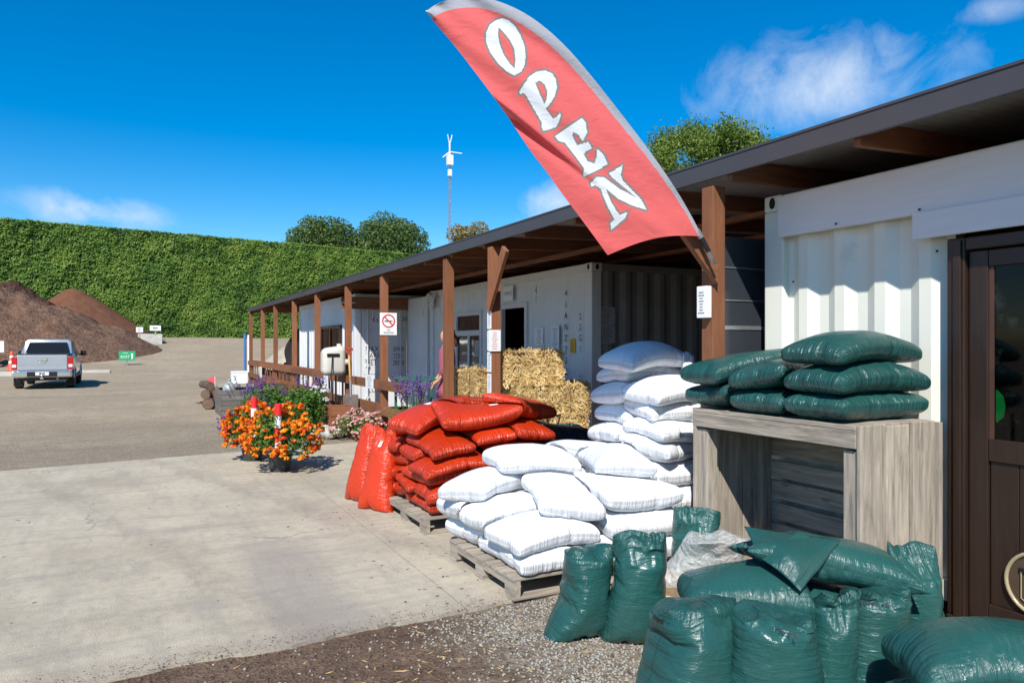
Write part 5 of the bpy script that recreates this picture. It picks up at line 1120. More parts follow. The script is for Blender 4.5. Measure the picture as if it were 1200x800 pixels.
for i in range(nS + 1):
    a = samp(pole_e, i / nS); b = samp(free_e, i / nS)
    for j in range(nT + 1):
        q = j / nT; bow = 9 * math.sin(math.pi * q) * max(0, 1 - i / nS * 9)            # bottom hem hangs in a curve
        pp[i, j] = (a[0] + (b[0] - a[0]) * q + bow * .2, a[1] + (b[1] - a[1]) * q - bow)
        x, y = pp[i, j]; s = i / nS
        fl = ((x - 520) * .62 - (y - 60) * .78)                                         # across the long fold
        k = np.exp(-((fl + 14) / 4.5) ** 2) * np.exp(-((s - .62) / .32) ** 2) * (1 if q > .15 else q / .15)
        off = .060 * k - .034 * np.exp(-((fl + 5) / 7) ** 2) * np.exp(-((s - .6) / .35) ** 2)
        off += .022 * math.sin(fl * .085 + s * 4) * q * (1 - q) * 2 + .012 * math.sin(fl * .21 + 1.3 * math.sin(s * 9)) * (1 - q) * (.3 + s) + .014 * math.sin(q * 5 + s * 3) * q
        off += .008 * math.sin((y - x * .35) * .12) * max(0, 1 - s * 5) - .05 * math.sin(math.pi * q) * (1 - s)
        w_ = on_y(x, y, yF + off); V[i, j] = w_
idx = np.arange((nS + 1) * (nT + 1)).reshape(nS + 1, nT + 1); fq = np.stack([idx[:-1, :-1], idx[1:, :-1], idx[1:, 1:], idx[:-1, 1:]], -1).reshape(-1, 4)
cen = ((pp[:-1, :-1] + pp[1:, 1:]) / 2).reshape(-1, 2); mi = np.zeros(len(fq), int)
for outer, hole in GLY:
    ins = inpoly(cen, outer); hin = inpoly(cen, hole) if hole else np.zeros(len(cen), bool); d = pdist(cen, outer)
    if hole: dh = pdist(cen, hole); mi[hin & (dh < 2.2)] = 2
    sh_ = inpoly(cen + np.array([1.3, -2.2]), outer) | (d < 2.5)
    mi[sh_ & ~ins] = 2; mi[ins & ~hin] = 1
qg = np.tile((np.arange(nT) + .5) / nT, nS); sg = np.repeat((np.arange(nS) + .5) / nS, nT); wpx = np.linalg.norm(pp[:, 0] - pp[:, -1], axis=1)
slv = qg * np.repeat(wpx[:-1], nT) < (4 + 9 * np.clip(sg * 1.6, 0, 1)); mi[slv] = 3
def clothmat(name, col, tr=.35):
    m, t, b = nmat(name); n1 = N(t, 'ShaderNodeTexNoise', Scale=7, Detail=4); t.links.new(coords(t), n1.inputs['Vector'])
    o = mix(t, n1.outputs['Fac'], tuple(c * .93 for c in col), col); t.links.new(o, b.inputs['Base Color']); b.inputs['Roughness'].default_value = .65; b.inputs['Specular IOR Level'].default_value = .3; b.inputs['Sheen Weight'].default_value = .15
    n2 = N(t, 'ShaderNodeTexNoise', Scale=14, Detail=3, Distortion=1.0); t.links.new(coords(t, (.6, 1, 1.4)), n2.inputs['Vector']); bump(t, b, n2.outputs['Fac'], .25, .02)
    tl = N(t, 'ShaderNodeBsdfTranslucent'); t.links.new(o, tl.inputs['Color']); ms = N(t, 'ShaderNodeMixShader'); ms.inputs[0].default_value = tr; t.links.new(b.outputs[0], ms.inputs[1]); t.links.new(tl.outputs[0], ms.inputs[2]); t.links.new(ms.outputs[0], t.nodes['Material Output'].inputs['Surface']); return m
flag = empty('banner_flag', tuple(V[0, 0]), 'red feather flag with white lettering OPEN leaning out from the roof', 'flag')
mk('flag_cloth', V.reshape(-1, 3), fq, [clothmat('flag_red', (.86, .15, .14), .2), clothmat('flag_white', (.86, .88, .88), .2), clothmat('flag_grey', (.27, .235, .21), .15), clothmat('flag_sleeve', (.42, .42, .45), .15)], flag, mi=mi, smooth=True)
mb = MB(); pts = [Vector(V[i, 1]) + Vector((0, .012, 0)) for i in range(0, nS + 1, 6)]; d0 = (pts[0] - pts[3]).normalized()
MB().tube([pts[0] + d0 * .22, pts[0] + d0 * .1] + pts, [.013] * 2 + [.012 - .008 * k / len(pts) for k in range(len(pts))], 8).build('pole', MET, flag, smooth=True)
MB().tube([pts[0] + d0 * .12, pts[0] - d0 * .02], .019, 10).build('pole_socket', BLACK, flag)
MB().tube([pts[0] + d0 * .01, pts[0] - d0 * .05], .021, 10).build('hem_clip', MET, flag)
# ------------------------------------------------------------------ straw bales
STB = M('straw_core', (.34, .215, .085), .9, .5, 30, .6, 70, spec=.1, bdist=.02); STL = leafmat('straw_stalk', [(.42, .28, .11), (.64, .46, .20), (.82, .64, .33)], 9, .15, .7)
def bale(c, L, Wd, Hh, yaw, label, n=5200):
    t = empty('straw_bale', c, label, 'straw bale', 'straw bales'); c = Vector(c); ca, sa = math.cos(yaw), math.sin(yaw); g = np.random.default_rng(int(c.x * 991 + c.z * 77))
    bm = bmesh.new(); bmesh.ops.create_cube(bm, size=1); bmesh.ops.subdivide_edges(bm, edges=bm.edges[:], cuts=7, use_grid_fill=True)
    v = []
    for q in bm.verts:
        p = q.co.copy(); r = max(abs(p.x), abs(p.y), abs(p.z)); e = sorted((abs(p.x), abs(p.y), abs(p.z)))[1]; k = 1 - .10 * max(0, e - .36) / .14
        k += .05 * noise.noise(p * 4 + c); p = Vector((p.x * L * k, p.y * Wd * k, (p.z + .5) * Hh * (1 if p.z < 0 else k))); v.append((c.x + p.x * ca - p.y * sa, c.y + p.x * sa + p.y * ca, c.z + p.z))
    f = [tuple(x.index for x in fc.verts) for fc in bm.faces]; bm.free(); mk('pressed_core', v, f, STB, t, smooth=True)
    ax = g.integers(0, 5, n); uvw = g.uniform(-.5, .5, (n, 3)); nr = np.zeros((n, 3))
    for a, (i, s) in enumerate(((0, .5), (0, -.5), (1, .5), (1, -.5), (2, .5))): m_ = ax == a; uvw[m_, i] = s * .985; nr[m_, i] = np.sign(s)
    P = (uvw + np.array([0, 0, .5])) * np.array([L, Wd, Hh]); P += g.normal(0, .008, P.shape); d = g.normal(size=(n, 3)); d -= nr * (d * nr).sum(1)[:, None] * .75; d /= np.linalg.norm(d, axis=1)[:, None]; b = np.cross(d, nr + .01); b /= np.linalg.norm(b, axis=1)[:, None]
    ln = g.uniform(.03, .075, n)[:, None]; w = .0055; V = np.stack([P - d * ln - b * w, P + d * ln - b * w, P + d * ln + b * w, P - d * ln + b * w], 1).reshape(-1, 3)
    Rm = np.array([[ca, sa, 0], [-sa, ca, 0], [0, 0, 1]]); V = V @ Rm + np.array(c); tag(mk('straw', V, np.arange(4 * n).reshape(n, 4), STL, t), kind='stuff')
    for s in (-.22, .22):
        e = L * s; pts = [Vector((c.x + e * ca - a * sa, c.y + e * sa + a * ca, c.z + z)) for a, z in ((-Wd * .51, .01), (-Wd * .51, Hh * .99), (Wd * .51, Hh * .99), (Wd * .51, .01))]; MB().tube(pts, .004, 4).build('twine', BLACK, t)
bz = .02
bale((4.42, 7.72, bz), .92, .48, .37, -.15, 'straw bale at the bottom of the right bale stack'); bale((4.44, 7.72, bz + .36), .92, .50, .37, -.2, 'straw bale second from the ground in the right bale stack')
bale((4.46, 7.70, bz + .72), .90, .50, .37, -.08, 'straw bale third in the right bale stack, jutting towards the white sacks'); bale((4.30, 7.92, bz + 1.08), .78, .46, .40, -.2, 'topmost straw bale beside the notice-covered post')
for k in range(3): bale((4.14 + .02 * k, 9.05, .14 + k * .37), .90, .48, .37, 1.5 + .05 * k, ['bottom', 'middle', 'top'][k] + ' straw bale of the left stack between the person and the notice post', 1800)

# ------------------------------------------------------------------ person behind the post
def person(c, face):
    t = empty('person', c, 'person in a long pink top standing under the roof behind a post', 'person'); c = Vector(c); fw = Vector((math.cos(face), math.sin(face), 0)); lf = Vector((-fw.y, fw.x, 0))
    def w(f, l, z): return c + fw * f + lf * l + Vector((0, 0, z))
    J_ = {'pel': (0, 0, .93, .14, .11), 'wai': (0, 0, 1.06, .125, .095), 'che': (.01, 0, 1.28, .145, .105), 'sho': (.0, 0, 1.40, .10, .08), 'nek': (.01, 0, 1.47, .05, .05), 'jaw': (.065, 0, 1.535, .062, .058), 'hd1': (.05, 0, 1.60, .082, .076), 'hd2': (.03, 0, 1.665, .062, .06)}
    for s, n in ((1, 'L'), (-1, 'R')):
        J_.update({'hip' + n: (0, .09 * s, .88, .085, .085), 'kne' + n: (.01, .10 * s, .49, .055, .055), 'ank' + n: (-.02, .10 * s, .09, .038, .038), 'toe' + n: (.13, .115 * s, .035, .035, .03), 'shd' + n: (0, .18 * s, 1.385, .05, .05), 'elb' + n: (.02, .235 * s, 1.10, .038, .038), 'wri' + n: (.15, .20 * s, .91, .026, .026), 'hnd' + n: (.21, .185 * s, .86, .032, .018)})
    E_ = [('pel', 'wai'), ('wai', 'che'), ('che', 'sho'), ('sho', 'nek'), ('nek', 'jaw'), ('jaw', 'hd1'), ('hd1', 'hd2')]
    for n in 'LR': E_ += [('pel', 'hip' + n), ('hip' + n, 'kne' + n), ('kne' + n, 'ank' + n), ('ank' + n, 'toe' + n), ('sho', 'shd' + n), ('shd' + n, 'elb' + n), ('elb' + n, 'wri' + n), ('wri' + n, 'hnd' + n)]
    for n, s in (('L', 1), ('R', -1)):
        for k, (dl, ln) in enumerate(((-.024, .07), (-.008, .08), (.008, .076), (.023, .06))):
            J_[f'f{k}{n}'] = (.21 + ln * .6, (.185 + dl) * s, .86 - ln * .6, .0085, .0085); J_[f'g{k}{n}'] = (.20 + ln * .95, (.185 + dl) * s, .845 - ln * 1.15, .007, .007); E_ += [('hnd' + n, f'f{k}{n}'), (f'f{k}{n}', f'g{k}{n}')]
        J_['th' + n] = (.235, (.185 - .045) * s, .875, .009, .009); E_.append(('hnd' + n, 'th' + n))
    ks = list(J_); me = bpy.data.meshes.new('body'); me.from_pydata([tuple(w(*J_[k][:3]) - c) for k in ks], [(ks.index(a), ks.index(b)) for a, b in E_], [])
    o = bpy.data.objects.new('body', me); COL.objects.link(o); m = o.modifiers.new('sk', 'SKIN'); o.modifiers.new('ss', 'SUBSURF').levels = 2
    for i, k in enumerate(ks): d = me.skin_vertices[0].data[i]; d.radius = J_[k][3:5]; d.use_root = (k == 'pel')
    dg = bpy.context.evaluated_depsgraph_get(); r_ = bpy.data.meshes.new_from_object(o.evaluated_get(dg)); bpy.data.objects.remove(o)
    SKN = M('skin', (.52, .27, .18), .5, .08, 8, 0); r_.materials.append(SKN); r_.polygons.foreach_set('use_smooth', np.ones(len(r_.polygons), bool)); o = bpy.data.objects.new('body', r_); COL.objects.link(o); o.parent = t; WOFF[o.name] = Vector(c)
    PNK = M('pink_fabric', (.34, .085, .12), .8, .2, 6, .5, 30, bdist=.015); DRK = M('dark_trousers', (.03, .03, .04), .8, .2, 6, .3, 30); HAIR = M('auburn_hair', (.11, .035, .018), .5, .4, 30, .5, 80)
    # tunic: rings around the trunk, then sleeves
    V = []; n = 24
    for (z, a, b, f0) in ((.62, .235, .175, 0), (.75, .225, .17, 0), (.90, .20, .155, 0), (1.05, .175, .13, 0), (1.2, .185, .135, .01), (1.33, .195, .13, .01), (1.40, .165, .105, 0), (1.45, .085, .075, .01)):
        for k in range(n):
            q = 2 * math.pi * k / n; rp = 1 + .035 * math.sin(q * 7 + z * 5) * max(0, 1.1 - z); V.append(w(f0 + b * rp * math.cos(q), a * rp * math.sin(q), z))
    mk('long_top', V, [(j * n + k, j * n + (k + 1) % n, (j + 1) * n + (k + 1) % n, (j + 1) * n + k) for j in range(7) for k in range(n)], PNK, t, smooth=True, solid=.006)
    for s in (1, -1): MB().tube([w(0, .15 * s, 1.395), w(.0, .20 * s, 1.33), w(.02, .237 * s, 1.10), w(.10, .217 * s, .98)], [.07, .068, .058, .052], 12).build('sleeve', PNK, t, smooth=True)
    for s in (1, -1): MB().tube([w(0, .085 * s, .92), w(.01, .10 * s, .5), w(-.02, .10 * s, .12)], [.105, .078, .062], 12).build('trouser_leg', DRK, t, smooth=True)
    for s in (1, -1): MB().tube([w(-.07, .10 * s, .045), w(.03, .105 * s, .05), w(.15, .115 * s, .035)], [.035, .05, .035], 10).build('shoe', BLACK, t, smooth=True)
    hv = MB(); hv.lathe(w(-.02, 0, 1.50), [(.05, .0), (.088, .05), (.10, .11), (.098, .16), (.075, .215), (.03, .238)], 18); hv.v = [tuple(Vector(p) + fw * (-.045 if (Vector(p) - w(-.02, 0, 1.5)).dot(fw) > .055 and p[2] - c.z < 1.66 else 0)) for p in hv.v]; hv.build('hair', HAIR, t, smooth=True)
    MB().tube([w(-.09, 0, 1.60), w(-.14, 0, 1.52), w(-.13, .01, 1.42)], [.04, .045, .02], 10).build('ponytail', HAIR, t, smooth=True)
    for s in (1, -1): MB().lathe(w(.087, .03 * s, 1.592), [(.002, -.008), (.009, 0), (.002, .008)], 8).build('eye', INK, t)
    MB().prism([w(.09, .012, 1.555), w(.09, -.012, 1.555), w(.09, 0, 1.60)], fw * .022).build('nose', SKN, t); MB().bar(w(.095, .022, 1.530), w(.095, -.022, 1.530), .008, .008).build('mouth', M('lips', (.45, .12, .10), .5, .1, 4, 0), t)
    for s in (1, -1): MB().lathe(w(.0, .083 * s, 1.575), [(.004, -.025), (.014, 0), (.006, .03)], 8).build('ear', SKN, t, smooth=True)
pp_ = depth(524.5, 440, 11.4); person((pp_.x, pp_.y, .14), R(163))

# ------------------------------------------------------------------ flowers and pots
GRN = leafmat('herb_leaf', [(.05, .12, .02), (.10, .21, .035), (.17, .30, .06)], 9, .4); ORA = leafmat('marigold_petal', [(.55, .045, .004), (.80, .14, .005), (.86, .22, .008), (.90, .42, .02)], 7, .2, cell=.06, wn=.5); PUR = leafmat('lavender_spike', [(.10, .045, .22), (.17, .085, .34), (.26, .15, .45)], 9, .2)
PNKF = leafmat('pink_petal', [(.60, .20, .22), (.78, .45, .42), (.85, .70, .62)], 12, .3); WHF = leafmat('white_petal', [(.7, .7, .66), (.82, .82, .78), (.86, .86, .84)], 9, .3); VIO = leafmat('violet_petal', [(.22, .05, .28), (.33, .10, .40), (.42, .2, .5)], 9, .25); POT = M('black_pot', (.035, .036, .04), .55, .2, 6, .1, 30); SOIL = M('potting_soil', (.05, .034, .024), .95, .4, 30, .6, 60)
def bloom(C_, r, g, petals=26):                      # a ruffled pompon at each centre
    n = len(C_); k = petals; d = g.normal(size=(n, k, 3)); d /= np.linalg.norm(d, axis=2)[:, :, None]; d[:, :, 2] = np.abs(d[:, :, 2]) * .8 - .15
    rr = (r * g.uniform(.5, 1.3, n))[:, None, None]; P = C_[:, None, :] + d * rr * .7; return leafmesh(P.reshape(-1, 3), r * .46, d.reshape(-1, 3), .35, .8, g)
def plant(name, label, base, rx, rz_h, nleaf, lsize, leafm, blooms, bm_, br, seed, pot=None, zlow=.0, group='flower pots', cat='plant', up=.55, petals=26):
    g = np.random.default_rng(seed); base = Vector(base); t = empty(name, base, label, cat, group); z0 = base.z
    if pot:
        r, h = pot; MB().lathe(base, [(r * .78, 0), (r * .98, h * .93), (r * 1.06, h * .93), (r * 1.06, h), (r * .95, h), (r * .92, h * .9)], 24).build('pot', POT, t, auto=40); MB().lathe(base, [(r * .9, h * .85), (r * .5, h * .9), (.01, h * .92)], 20).build('soil', SOIL, t); z0 += h * .7
    sm = MB()
    for k in range(14):
        a = g.uniform(0, 6.28); q = g.uniform(.3, .8); sm.tube([(base.x, base.y, z0), (base.x + rx * q * .5 * math.cos(a), base.y + rx * q * .5 * math.sin(a), z0 + rz_h * .5), (base.x + rx * q * math.cos(a), base.y + rx * q * math.sin(a), z0 + rz_h * g.uniform(.6, .9))], [.008, .006, .003], 5)
    tag(sm.build('stems', GRN, t), kind='stuff')
    def shell(n, lo, hi):
        d = g.normal(size=(n, 3)); d /= np.linalg.norm(d, axis=1)[:, None]; d[:, 2] = np.where(d[:, 2] < -up, -d[:, 2], d[:, 2]); q = g.uniform(lo, hi, n)[:, None]
        lum = 1 + .28 * np.sin(d[:, :1] * 4.3 + seed) * np.cos(d[:, 1:2] * 3.7 + d[:, 2:] * 2); return np.array([base.x, base.y, z0 + rz_h * .48 + zlow]) + d * q * lum * np.array([rx, rx, rz_h * .55]), d
    P, d = shell(nleaf, .35, 1.0); v, f = leafmesh(P, lsize, d, 1.0, .5, g); tag(mk('leaves', v, f, leafm, t), kind='stuff')
    if blooms: C_, d = shell(blooms, .88, 1.08); v, f = bloom(C_, br, g, petals); tag(mk('flower_heads', v, f, bm_, t), kind='stuff')
    return t
p = ground(330, 553, .02); M1 = p; plant('potted_marigold', 'orange marigolds in a black pot on the concrete, nearest the camera', (p.x, p.y + .12, .02), .46, .66, 3000, .026, GRN, 330, ORA, .038, 3, (.15, .20), zlow=-.06)
p = ground(297, 540, .02); plant('potted_marigold', 'denser orange marigolds in a pot behind the nearest one', (p.x, p.y + .1, .02), .38, .62, 1800, .026, GRN, 340, ORA, .040, 4, (.15, .20), zlow=-.06)
RW = M('delineator_red', (.80, .02, .03), .4, .06, 4, 0)
for (px, py, d, lb) in ((326, 473, 8.80, 'red and white striped marker tube in the nearest marigolds'), (298, 465, 9.45, 'red and white striped marker tube behind the denser marigolds')):
    q = depth(px, py, d); zt_ = q.z; t = empty('marker_tube', (q.x, q.y, .02), lb, 'bollard', 'striped marker tubes')
    for k in range(4): MB().tube([(q.x, q.y, zt_ - (k + 1) * .145), (q.x, q.y, zt_ - k * .145 - .0005)], .041, 16).build('red_band' if k % 2 == 0 else 'white_band', RW if k % 2 == 0 else SGW, t, auto=40)
p = ground(428, 516, .02); plant('flower_clump', 'pale pink and cream flower clump behind the red sacks', (p.x, p.y + .35, .02), .40, .42, 1500, .03, GRN, 260, PNKF, .035, 5, None, cat='flowers', petals=10)
p = ground(362, 512, .02); plant('leafy_plant', 'bushy light green plant behind the marigolds', (p.x, p.y + .4, .02), .38, .78, 3000, .035, GRN, 0, None, .03, 6, None, cat='plant')
p = ground(381, 508, .02); plant('white_flower_plant', 'white flowering plant left of the stones under the hose reel', (p.x + .02, p.y + .55, .25), .20, .55, 500, .03, GRN, 36, WHF, .05, 7, None, cat='flowers', petals=16)
p = ground(322, 500); plant('leafy_plant', 'dark leafy plant with purple tips behind the striped tubes', (p.x, p.y + .5, .0), .55, .75, 2200, .035, GRN, 60, PUR, .04, 8, None, cat='plant', petals=12)
p = ground(278, 520); plant('violet_clump', 'violet flower clump left of the denser marigolds', (p.x + .05, p.y + 1.0, 0), .28, .40, 500, .025, GRN, 90, VIO, .03, 9, None, cat='flowers', petals=12)
def lavender(base, n, h, spread, label, seed, pot=(.15, .25)):
    g = random.Random(seed); base = Vector(base); t = empty('lavender', base, label, 'plant', 'lavender plants')
    if pot: r, hh = pot; MB().lathe(base, [(r * .78, 0), (r, hh * .93), (r * 1.06, hh * .93), (r * 1.06, hh), (r * .9, hh)], 20).build('pot', POT, t, auto=40)
    sm = MB(); P = []; z0 = base.z + (pot[1] if pot else 0)
    for k in range(n):
        a = g.uniform(0, 6.28); s = g.uniform(.2, 1) * spread; q = Vector((base.x + s * math.cos(a), base.y + s * math.sin(a), z0 + h * g.uniform(.75, 1.05))); b = Vector((base.x + s * .25 * math.cos(a), base.y + s * .25 * math.sin(a), z0 - .02)); sm.tube([b, b.lerp(q, .5) + Vector((0, 0, .03)), q], [.004, .003, .003], 4)
        e = (q - b).normalized()
        for i in range(34): u = i / 33; P.append(q + e * (u * .24 - .2) + Vector((g.gauss(0, .011), g.gauss(0, .011), 0)))
    tag(sm.build('stems', GRN, t), kind='stuff'); gg_ = np.random.default_rng(seed); v, f = leafmesh(np.array([tuple(x) for x in P]), .014, None, 1, .7, gg_); tag(mk('flower_spikes', v, f, PUR, t), kind='stuff')
    Pl = np.array(base) + gg_.normal(0, 1, (700, 3)) * np.array([spread * .5, spread * .5, h * .12]); Pl[:, 2] += (z0 - base.z) + h * .22; v, f = leafmesh(Pl, .03, None, 1, .2, gg_); tag(mk('leaves', v, f, GRN, t), kind='stuff')
p = depth(487, 470, 10.6); lavender((p.x, p.y, .14), 30, .72, .34, 'purple lavender behind the red sacks by the green trestle', 2)
p = depth(368, 470, 13.5); lavender((p.x, p.y, .0), 24, .95, .35, 'tall pale lavender in front of the railing left of the hose reel', 3, None)
p = depth(296, 470, 14.5); lavender((p.x, p.y, .0), 26, .9, .5, 'lavender growing between the grey planter and the marigolds', 4, None)

# ------------------------------------------------------------------ things along the railing
def box_of_boards(name, label, cat, x0, x1, y0, y1, h, n, mats, z=0.0, soil=True, group=None):
    t = empty(name, ((x0 + x1) / 2, (y0 + y1) / 2, z), label, cat, group); bh = h / n
    for k in range(n):
        a, b = z + k * bh + .004, z + (k + 1) * bh - .004
        MB().box((x0, y0, a), (x0 + .025, y1, b)).build('side_board', mats['y'], t, bev=.003); MB().box((x1 - .025, y0, a), (x1, y1, b)).build('side_board', mats['y'], t, bev=.003)
        MB().box((x0 + .026, y0, a), (x1 - .026, y0 + .025, b)).build('end_board', mats['x'], t, bev=.003); MB().box((x0 + .026, y1 - .025, a), (x1 - .026, y1, b)).build('end_board', mats['x'], t, bev=.003)
    if soil: MB().box((x0 + .03, y0 + .03, z + .02), (x1 - .03, y1 - .03, z + h * .86)).build('soil', SOIL, t)
    return t
p = ground(278, 487); GDK = {a: wood('old_dark_timber_' + a, (.17, .15, .135), a, .4) for a in 'xyz'}
box_of_boards('planter_box', 'dark grey slatted planter box beside the driveway', 'planter', p.x - .35, p.x + .5, p.y, p.y + 1.25, .58, 5, GDK)
q = p; box_of_boards('planter_box', 'orange brown timber planter behind the grey planter box', 'planter', p.x + .65, p.x + 1.55, p.y + .35, p.y + 3.4, .62, 3, TIM)
for (px, d, w, h, lb) in ((399, 13.0, .55, .50, 'brown timber planter at the foot of the spade'), (428, 12.4, .6, .42, 'brown timber planter below the no smoking sign')):
    c = depth(px, 480, d); box_of_boards('planter_box', lb, 'planter', c.x - .25, c.x + .2, c.y - w / 2, c.y + w / 2, h, 3, TIM)
ib = MB().box((q.x + .0, q.y + 1.0, .66), (q.x + .36, q.y + 1.28, .92)); t = ib.build('foam_box', SGW, bev=.012); tag(t, 'white foam box standing on the grey planter', 'box')
MB().box((q.x - .006, q.y + .994, .922), (q.x + .366, q.y + 1.286, .955)).build('lid', SGW, t, bev=.01)
tag(MB().box((q.x - .3, q.y + .9, .585), (q.x + .48, q.y + 1.2, .655)).build('plank', GRY['x'], bev=.004), 'pale plank lying across the grey planter box', 'plank')
mb = MB(); mb.lathe((q.x - .10, q.y + .62, .46), [(.15, 0), (.15, .10), (.12, .20), (.05, .27), (.035, .29), (.045, .32), (.02, .34)], 18); tag(mb.build('plant_cloche', M('cloche_plastic', (.30, .34, .31), .3, .2, 5, 0), auto=50), 'pale plastic bell cloche on the grey planter', 'cloche')
LOG = M('log_bark', (.12, .075, .05), .95, .5, 6, .8, 20, bdist=.04); LEND = M('log_end', (.15, .095, .06), .9, .3, 14, .2, 40)
c = ground(245, 481)
k = 0
for (dx, dz, L, r, a) in ((0, .14, .9, .14, .3), (.22, .13, 1.0, .13, .1), (-.05, .36, .8, .12, .5), (.2, .36, .9, .14, .2), (.08, .56, .7, .10, -.2)):
    A = Vector((c.x + dx, c.y + .3 + .05 * k, dz)); d = Vector((math.sin(a), math.cos(a), .03)) * L; t = MB().tube([A, A + d * .5 + Vector((0, 0, .015)), A + d], [r, r * 1.06, r * .93], 12).build('log', LOG, smooth=False, auto=50)
    tag(t, ['lowest left log', 'lowest right log', 'middle left log', 'middle right log', 'topmost log'][k] + ' of the small pile beside the grey planter', 'log', 'log pile'); MB().tube([A - d * .004, A + d * .001], r * .9, 12).build('cut_end', LEND, t); k += 1
f0_ = ground(250, 470); t = empty('marker_flag', (f0_.x, f0_.y + .2, .0), 'small pink marker flag on a thin stick at the log pile', 'flag'); q2 = depth(250, 441, (Vector((f0_.x, f0_.y + .2, 0))).dot(FW))
MB().tube([(f0_.x + .06, f0_.y + .2, 0), (f0_.x + .06, f0_.y + .2, q2.z)], .008, 6).build('stick', SGW, t); MB().prism([(f0_.x + .055, f0_.y + .2, q2.z), (f0_.x - .12, f0_.y + .2, q2.z - .05), (f0_.x - .10, f0_.y + .2, q2.z - .24), (f0_.x + .055, f0_.y + .2, q2.z - .20)], (0, .006, 0)).build('flag_cloth', M('marker_pink', (.85, .10, .13), .6, .1, 5, 0), t)
# hose reel
BEI = M('hose_reel_plastic', (.60, .57, .50), .4, .06, 5, .03, 30)
c = depth(390.5, 423, 14.2); hr = empty('hose_reel', (c.x, c.y, 0), 'cream wall hose reel on a thin pole in front of the railing', 'hose reel')
bm = bmesh.new(); bmesh.ops.create_cube(bm, size=1); v = [(c.x + a.co.x * .46, c.y + a.co.y * .34, c.z + a.co.z * .56 + (.03 if a.co.z > 0 else 0) * (1 if a.co.x > 0 else -1)) for a in bm.verts]; f = [tuple(x.index for x in fc.verts) for fc in bm.faces]; bm.free()
o = mk('housing', v, f, BEI, hr, smooth=True, bev=.11); o.modifiers['bevel'].segments = 6
MB().box((c.x - .16, c.y - .185, c.z + .09), (c.x + .08, c.y - .165, c.z + .15)).build('hose_slot', BLACK, hr); MB().tube([(c.x + .2, c.y - .1, c.z - .02), (c.x + .29, c.y - .1, c.z - .02)], .06, 12).build('hinge_boss', BEI, hr)
MB().tube([(c.x + .12, c.y, c.z + .26), (c.x + .12, c.y, c.z + .34)], .05, 10).build('top_knob', BEI, hr); MB().tube([(c.x + .05, c.y, 0), (c.x + .05, c.y, c.z - .2)], .02, 8).build('pole', BLACK, hr)
MB().tube([(c.x - .06, c.y - .19, c.z + .1), (c.x - .10, c.y - .24, c.z - .3), (c.x - .04, c.y - .2, .35), (c.x - .1, c.y - .3, .05)], .012, 6).build('hose', BLACK, hr, smooth=True)
# spade
c = depth(409, 412, 13.4); b = depth(411, 500, 13.3); sp = empty('spade', (b.x, b.y, max(0, b.z)), 'spade with a red grip and pale shaft leaning on a timber post', 'spade')
REDP = M('red_grip', (.45, .02, .02), .4, .1, 5, 0); PALE = wood('pale_shaft', (.62, .36, .13), 'z', .2)
mb = MB(); mb.tube([c + RT * -.07 + Vector((0, 0, .05)), c + RT * .07 + Vector((0, 0, .05))], .017, 8); mb.tube([c + RT * -.065 + Vector((0, 0, .05)), c + RT * -.04 + Vector((0, 0, -.02)), c + Vector((0, 0, -.07)), c + RT * .04 + Vector((0, 0, -.02)), c + RT * .065 + Vector((0, 0, .05))], .011, 8); mb.build('grip', REDP, sp, smooth=True)
bl = depth(411, 462, 13.32); MB().tube([c + Vector((0, 0, -.07)), bl + Vector((0, 0, .12))], .02, 8).build('shaft', PALE, sp, smooth=True); MB().tube([bl + Vector((0, 0, .25)), bl + Vector((0, 0, -.05))], .026, 8).build('socket', MET, sp)
RST = M('rusty_steel', (.17, .13, .11), .55, .35, 9, .2, 40, metal=.4); w = .14
MB().prism([bl + RT * -w, bl + RT * -w + Vector((0, 0, -.36)), bl + RT * (-w * .6) + Vector((0, 0, -.46)), bl + RT * (w * .6) + Vector((0, 0, -.46)), bl + RT * w + Vector((0, 0, -.36)), bl + RT * w], FW * -.012).build('blade', RST, sp, bev=.004)
# green trestle
GTU = M('green_tube_paint', (.025, .15, .10), .4, .15, 5, .05, 20); c = depth(482, 444, 11.6); tr_ = empty('steel_trestle', (c.x, c.y, .14), 'green tubular steel trestle table behind the lavender', 'table')
x0, x1, y0, y1, z = c.x - .12, c.x + .50, c.y - .42, c.y + .42, c.z
for a, b in (((x0, y0, z), (x1, y0, z)), ((x0, y1, z), (x1, y1, z)), ((x0, y0 + .021, z), (x0, y1 - .021, z)), ((x1, y0 + .021, z), (x1, y1 - .021, z))): MB().bar(a, b, .04, .04).build('top_tube', GTU, tr_, bev=.005)
for x, y in ((x0, y0), (x1, y0), (x0, y1), (x1, y1)): MB().bar((x, y, .14), (x, y, z - .0205), .038, .038).build('leg', GTU, tr_, bev=.005)
for y in (y0 + .15, y0 + .42, y0 + .69): MB().box((x0 + .021, y, z - .005), (x1 - .021, y + .12, z + .012)).build('slat', GTU, tr_)
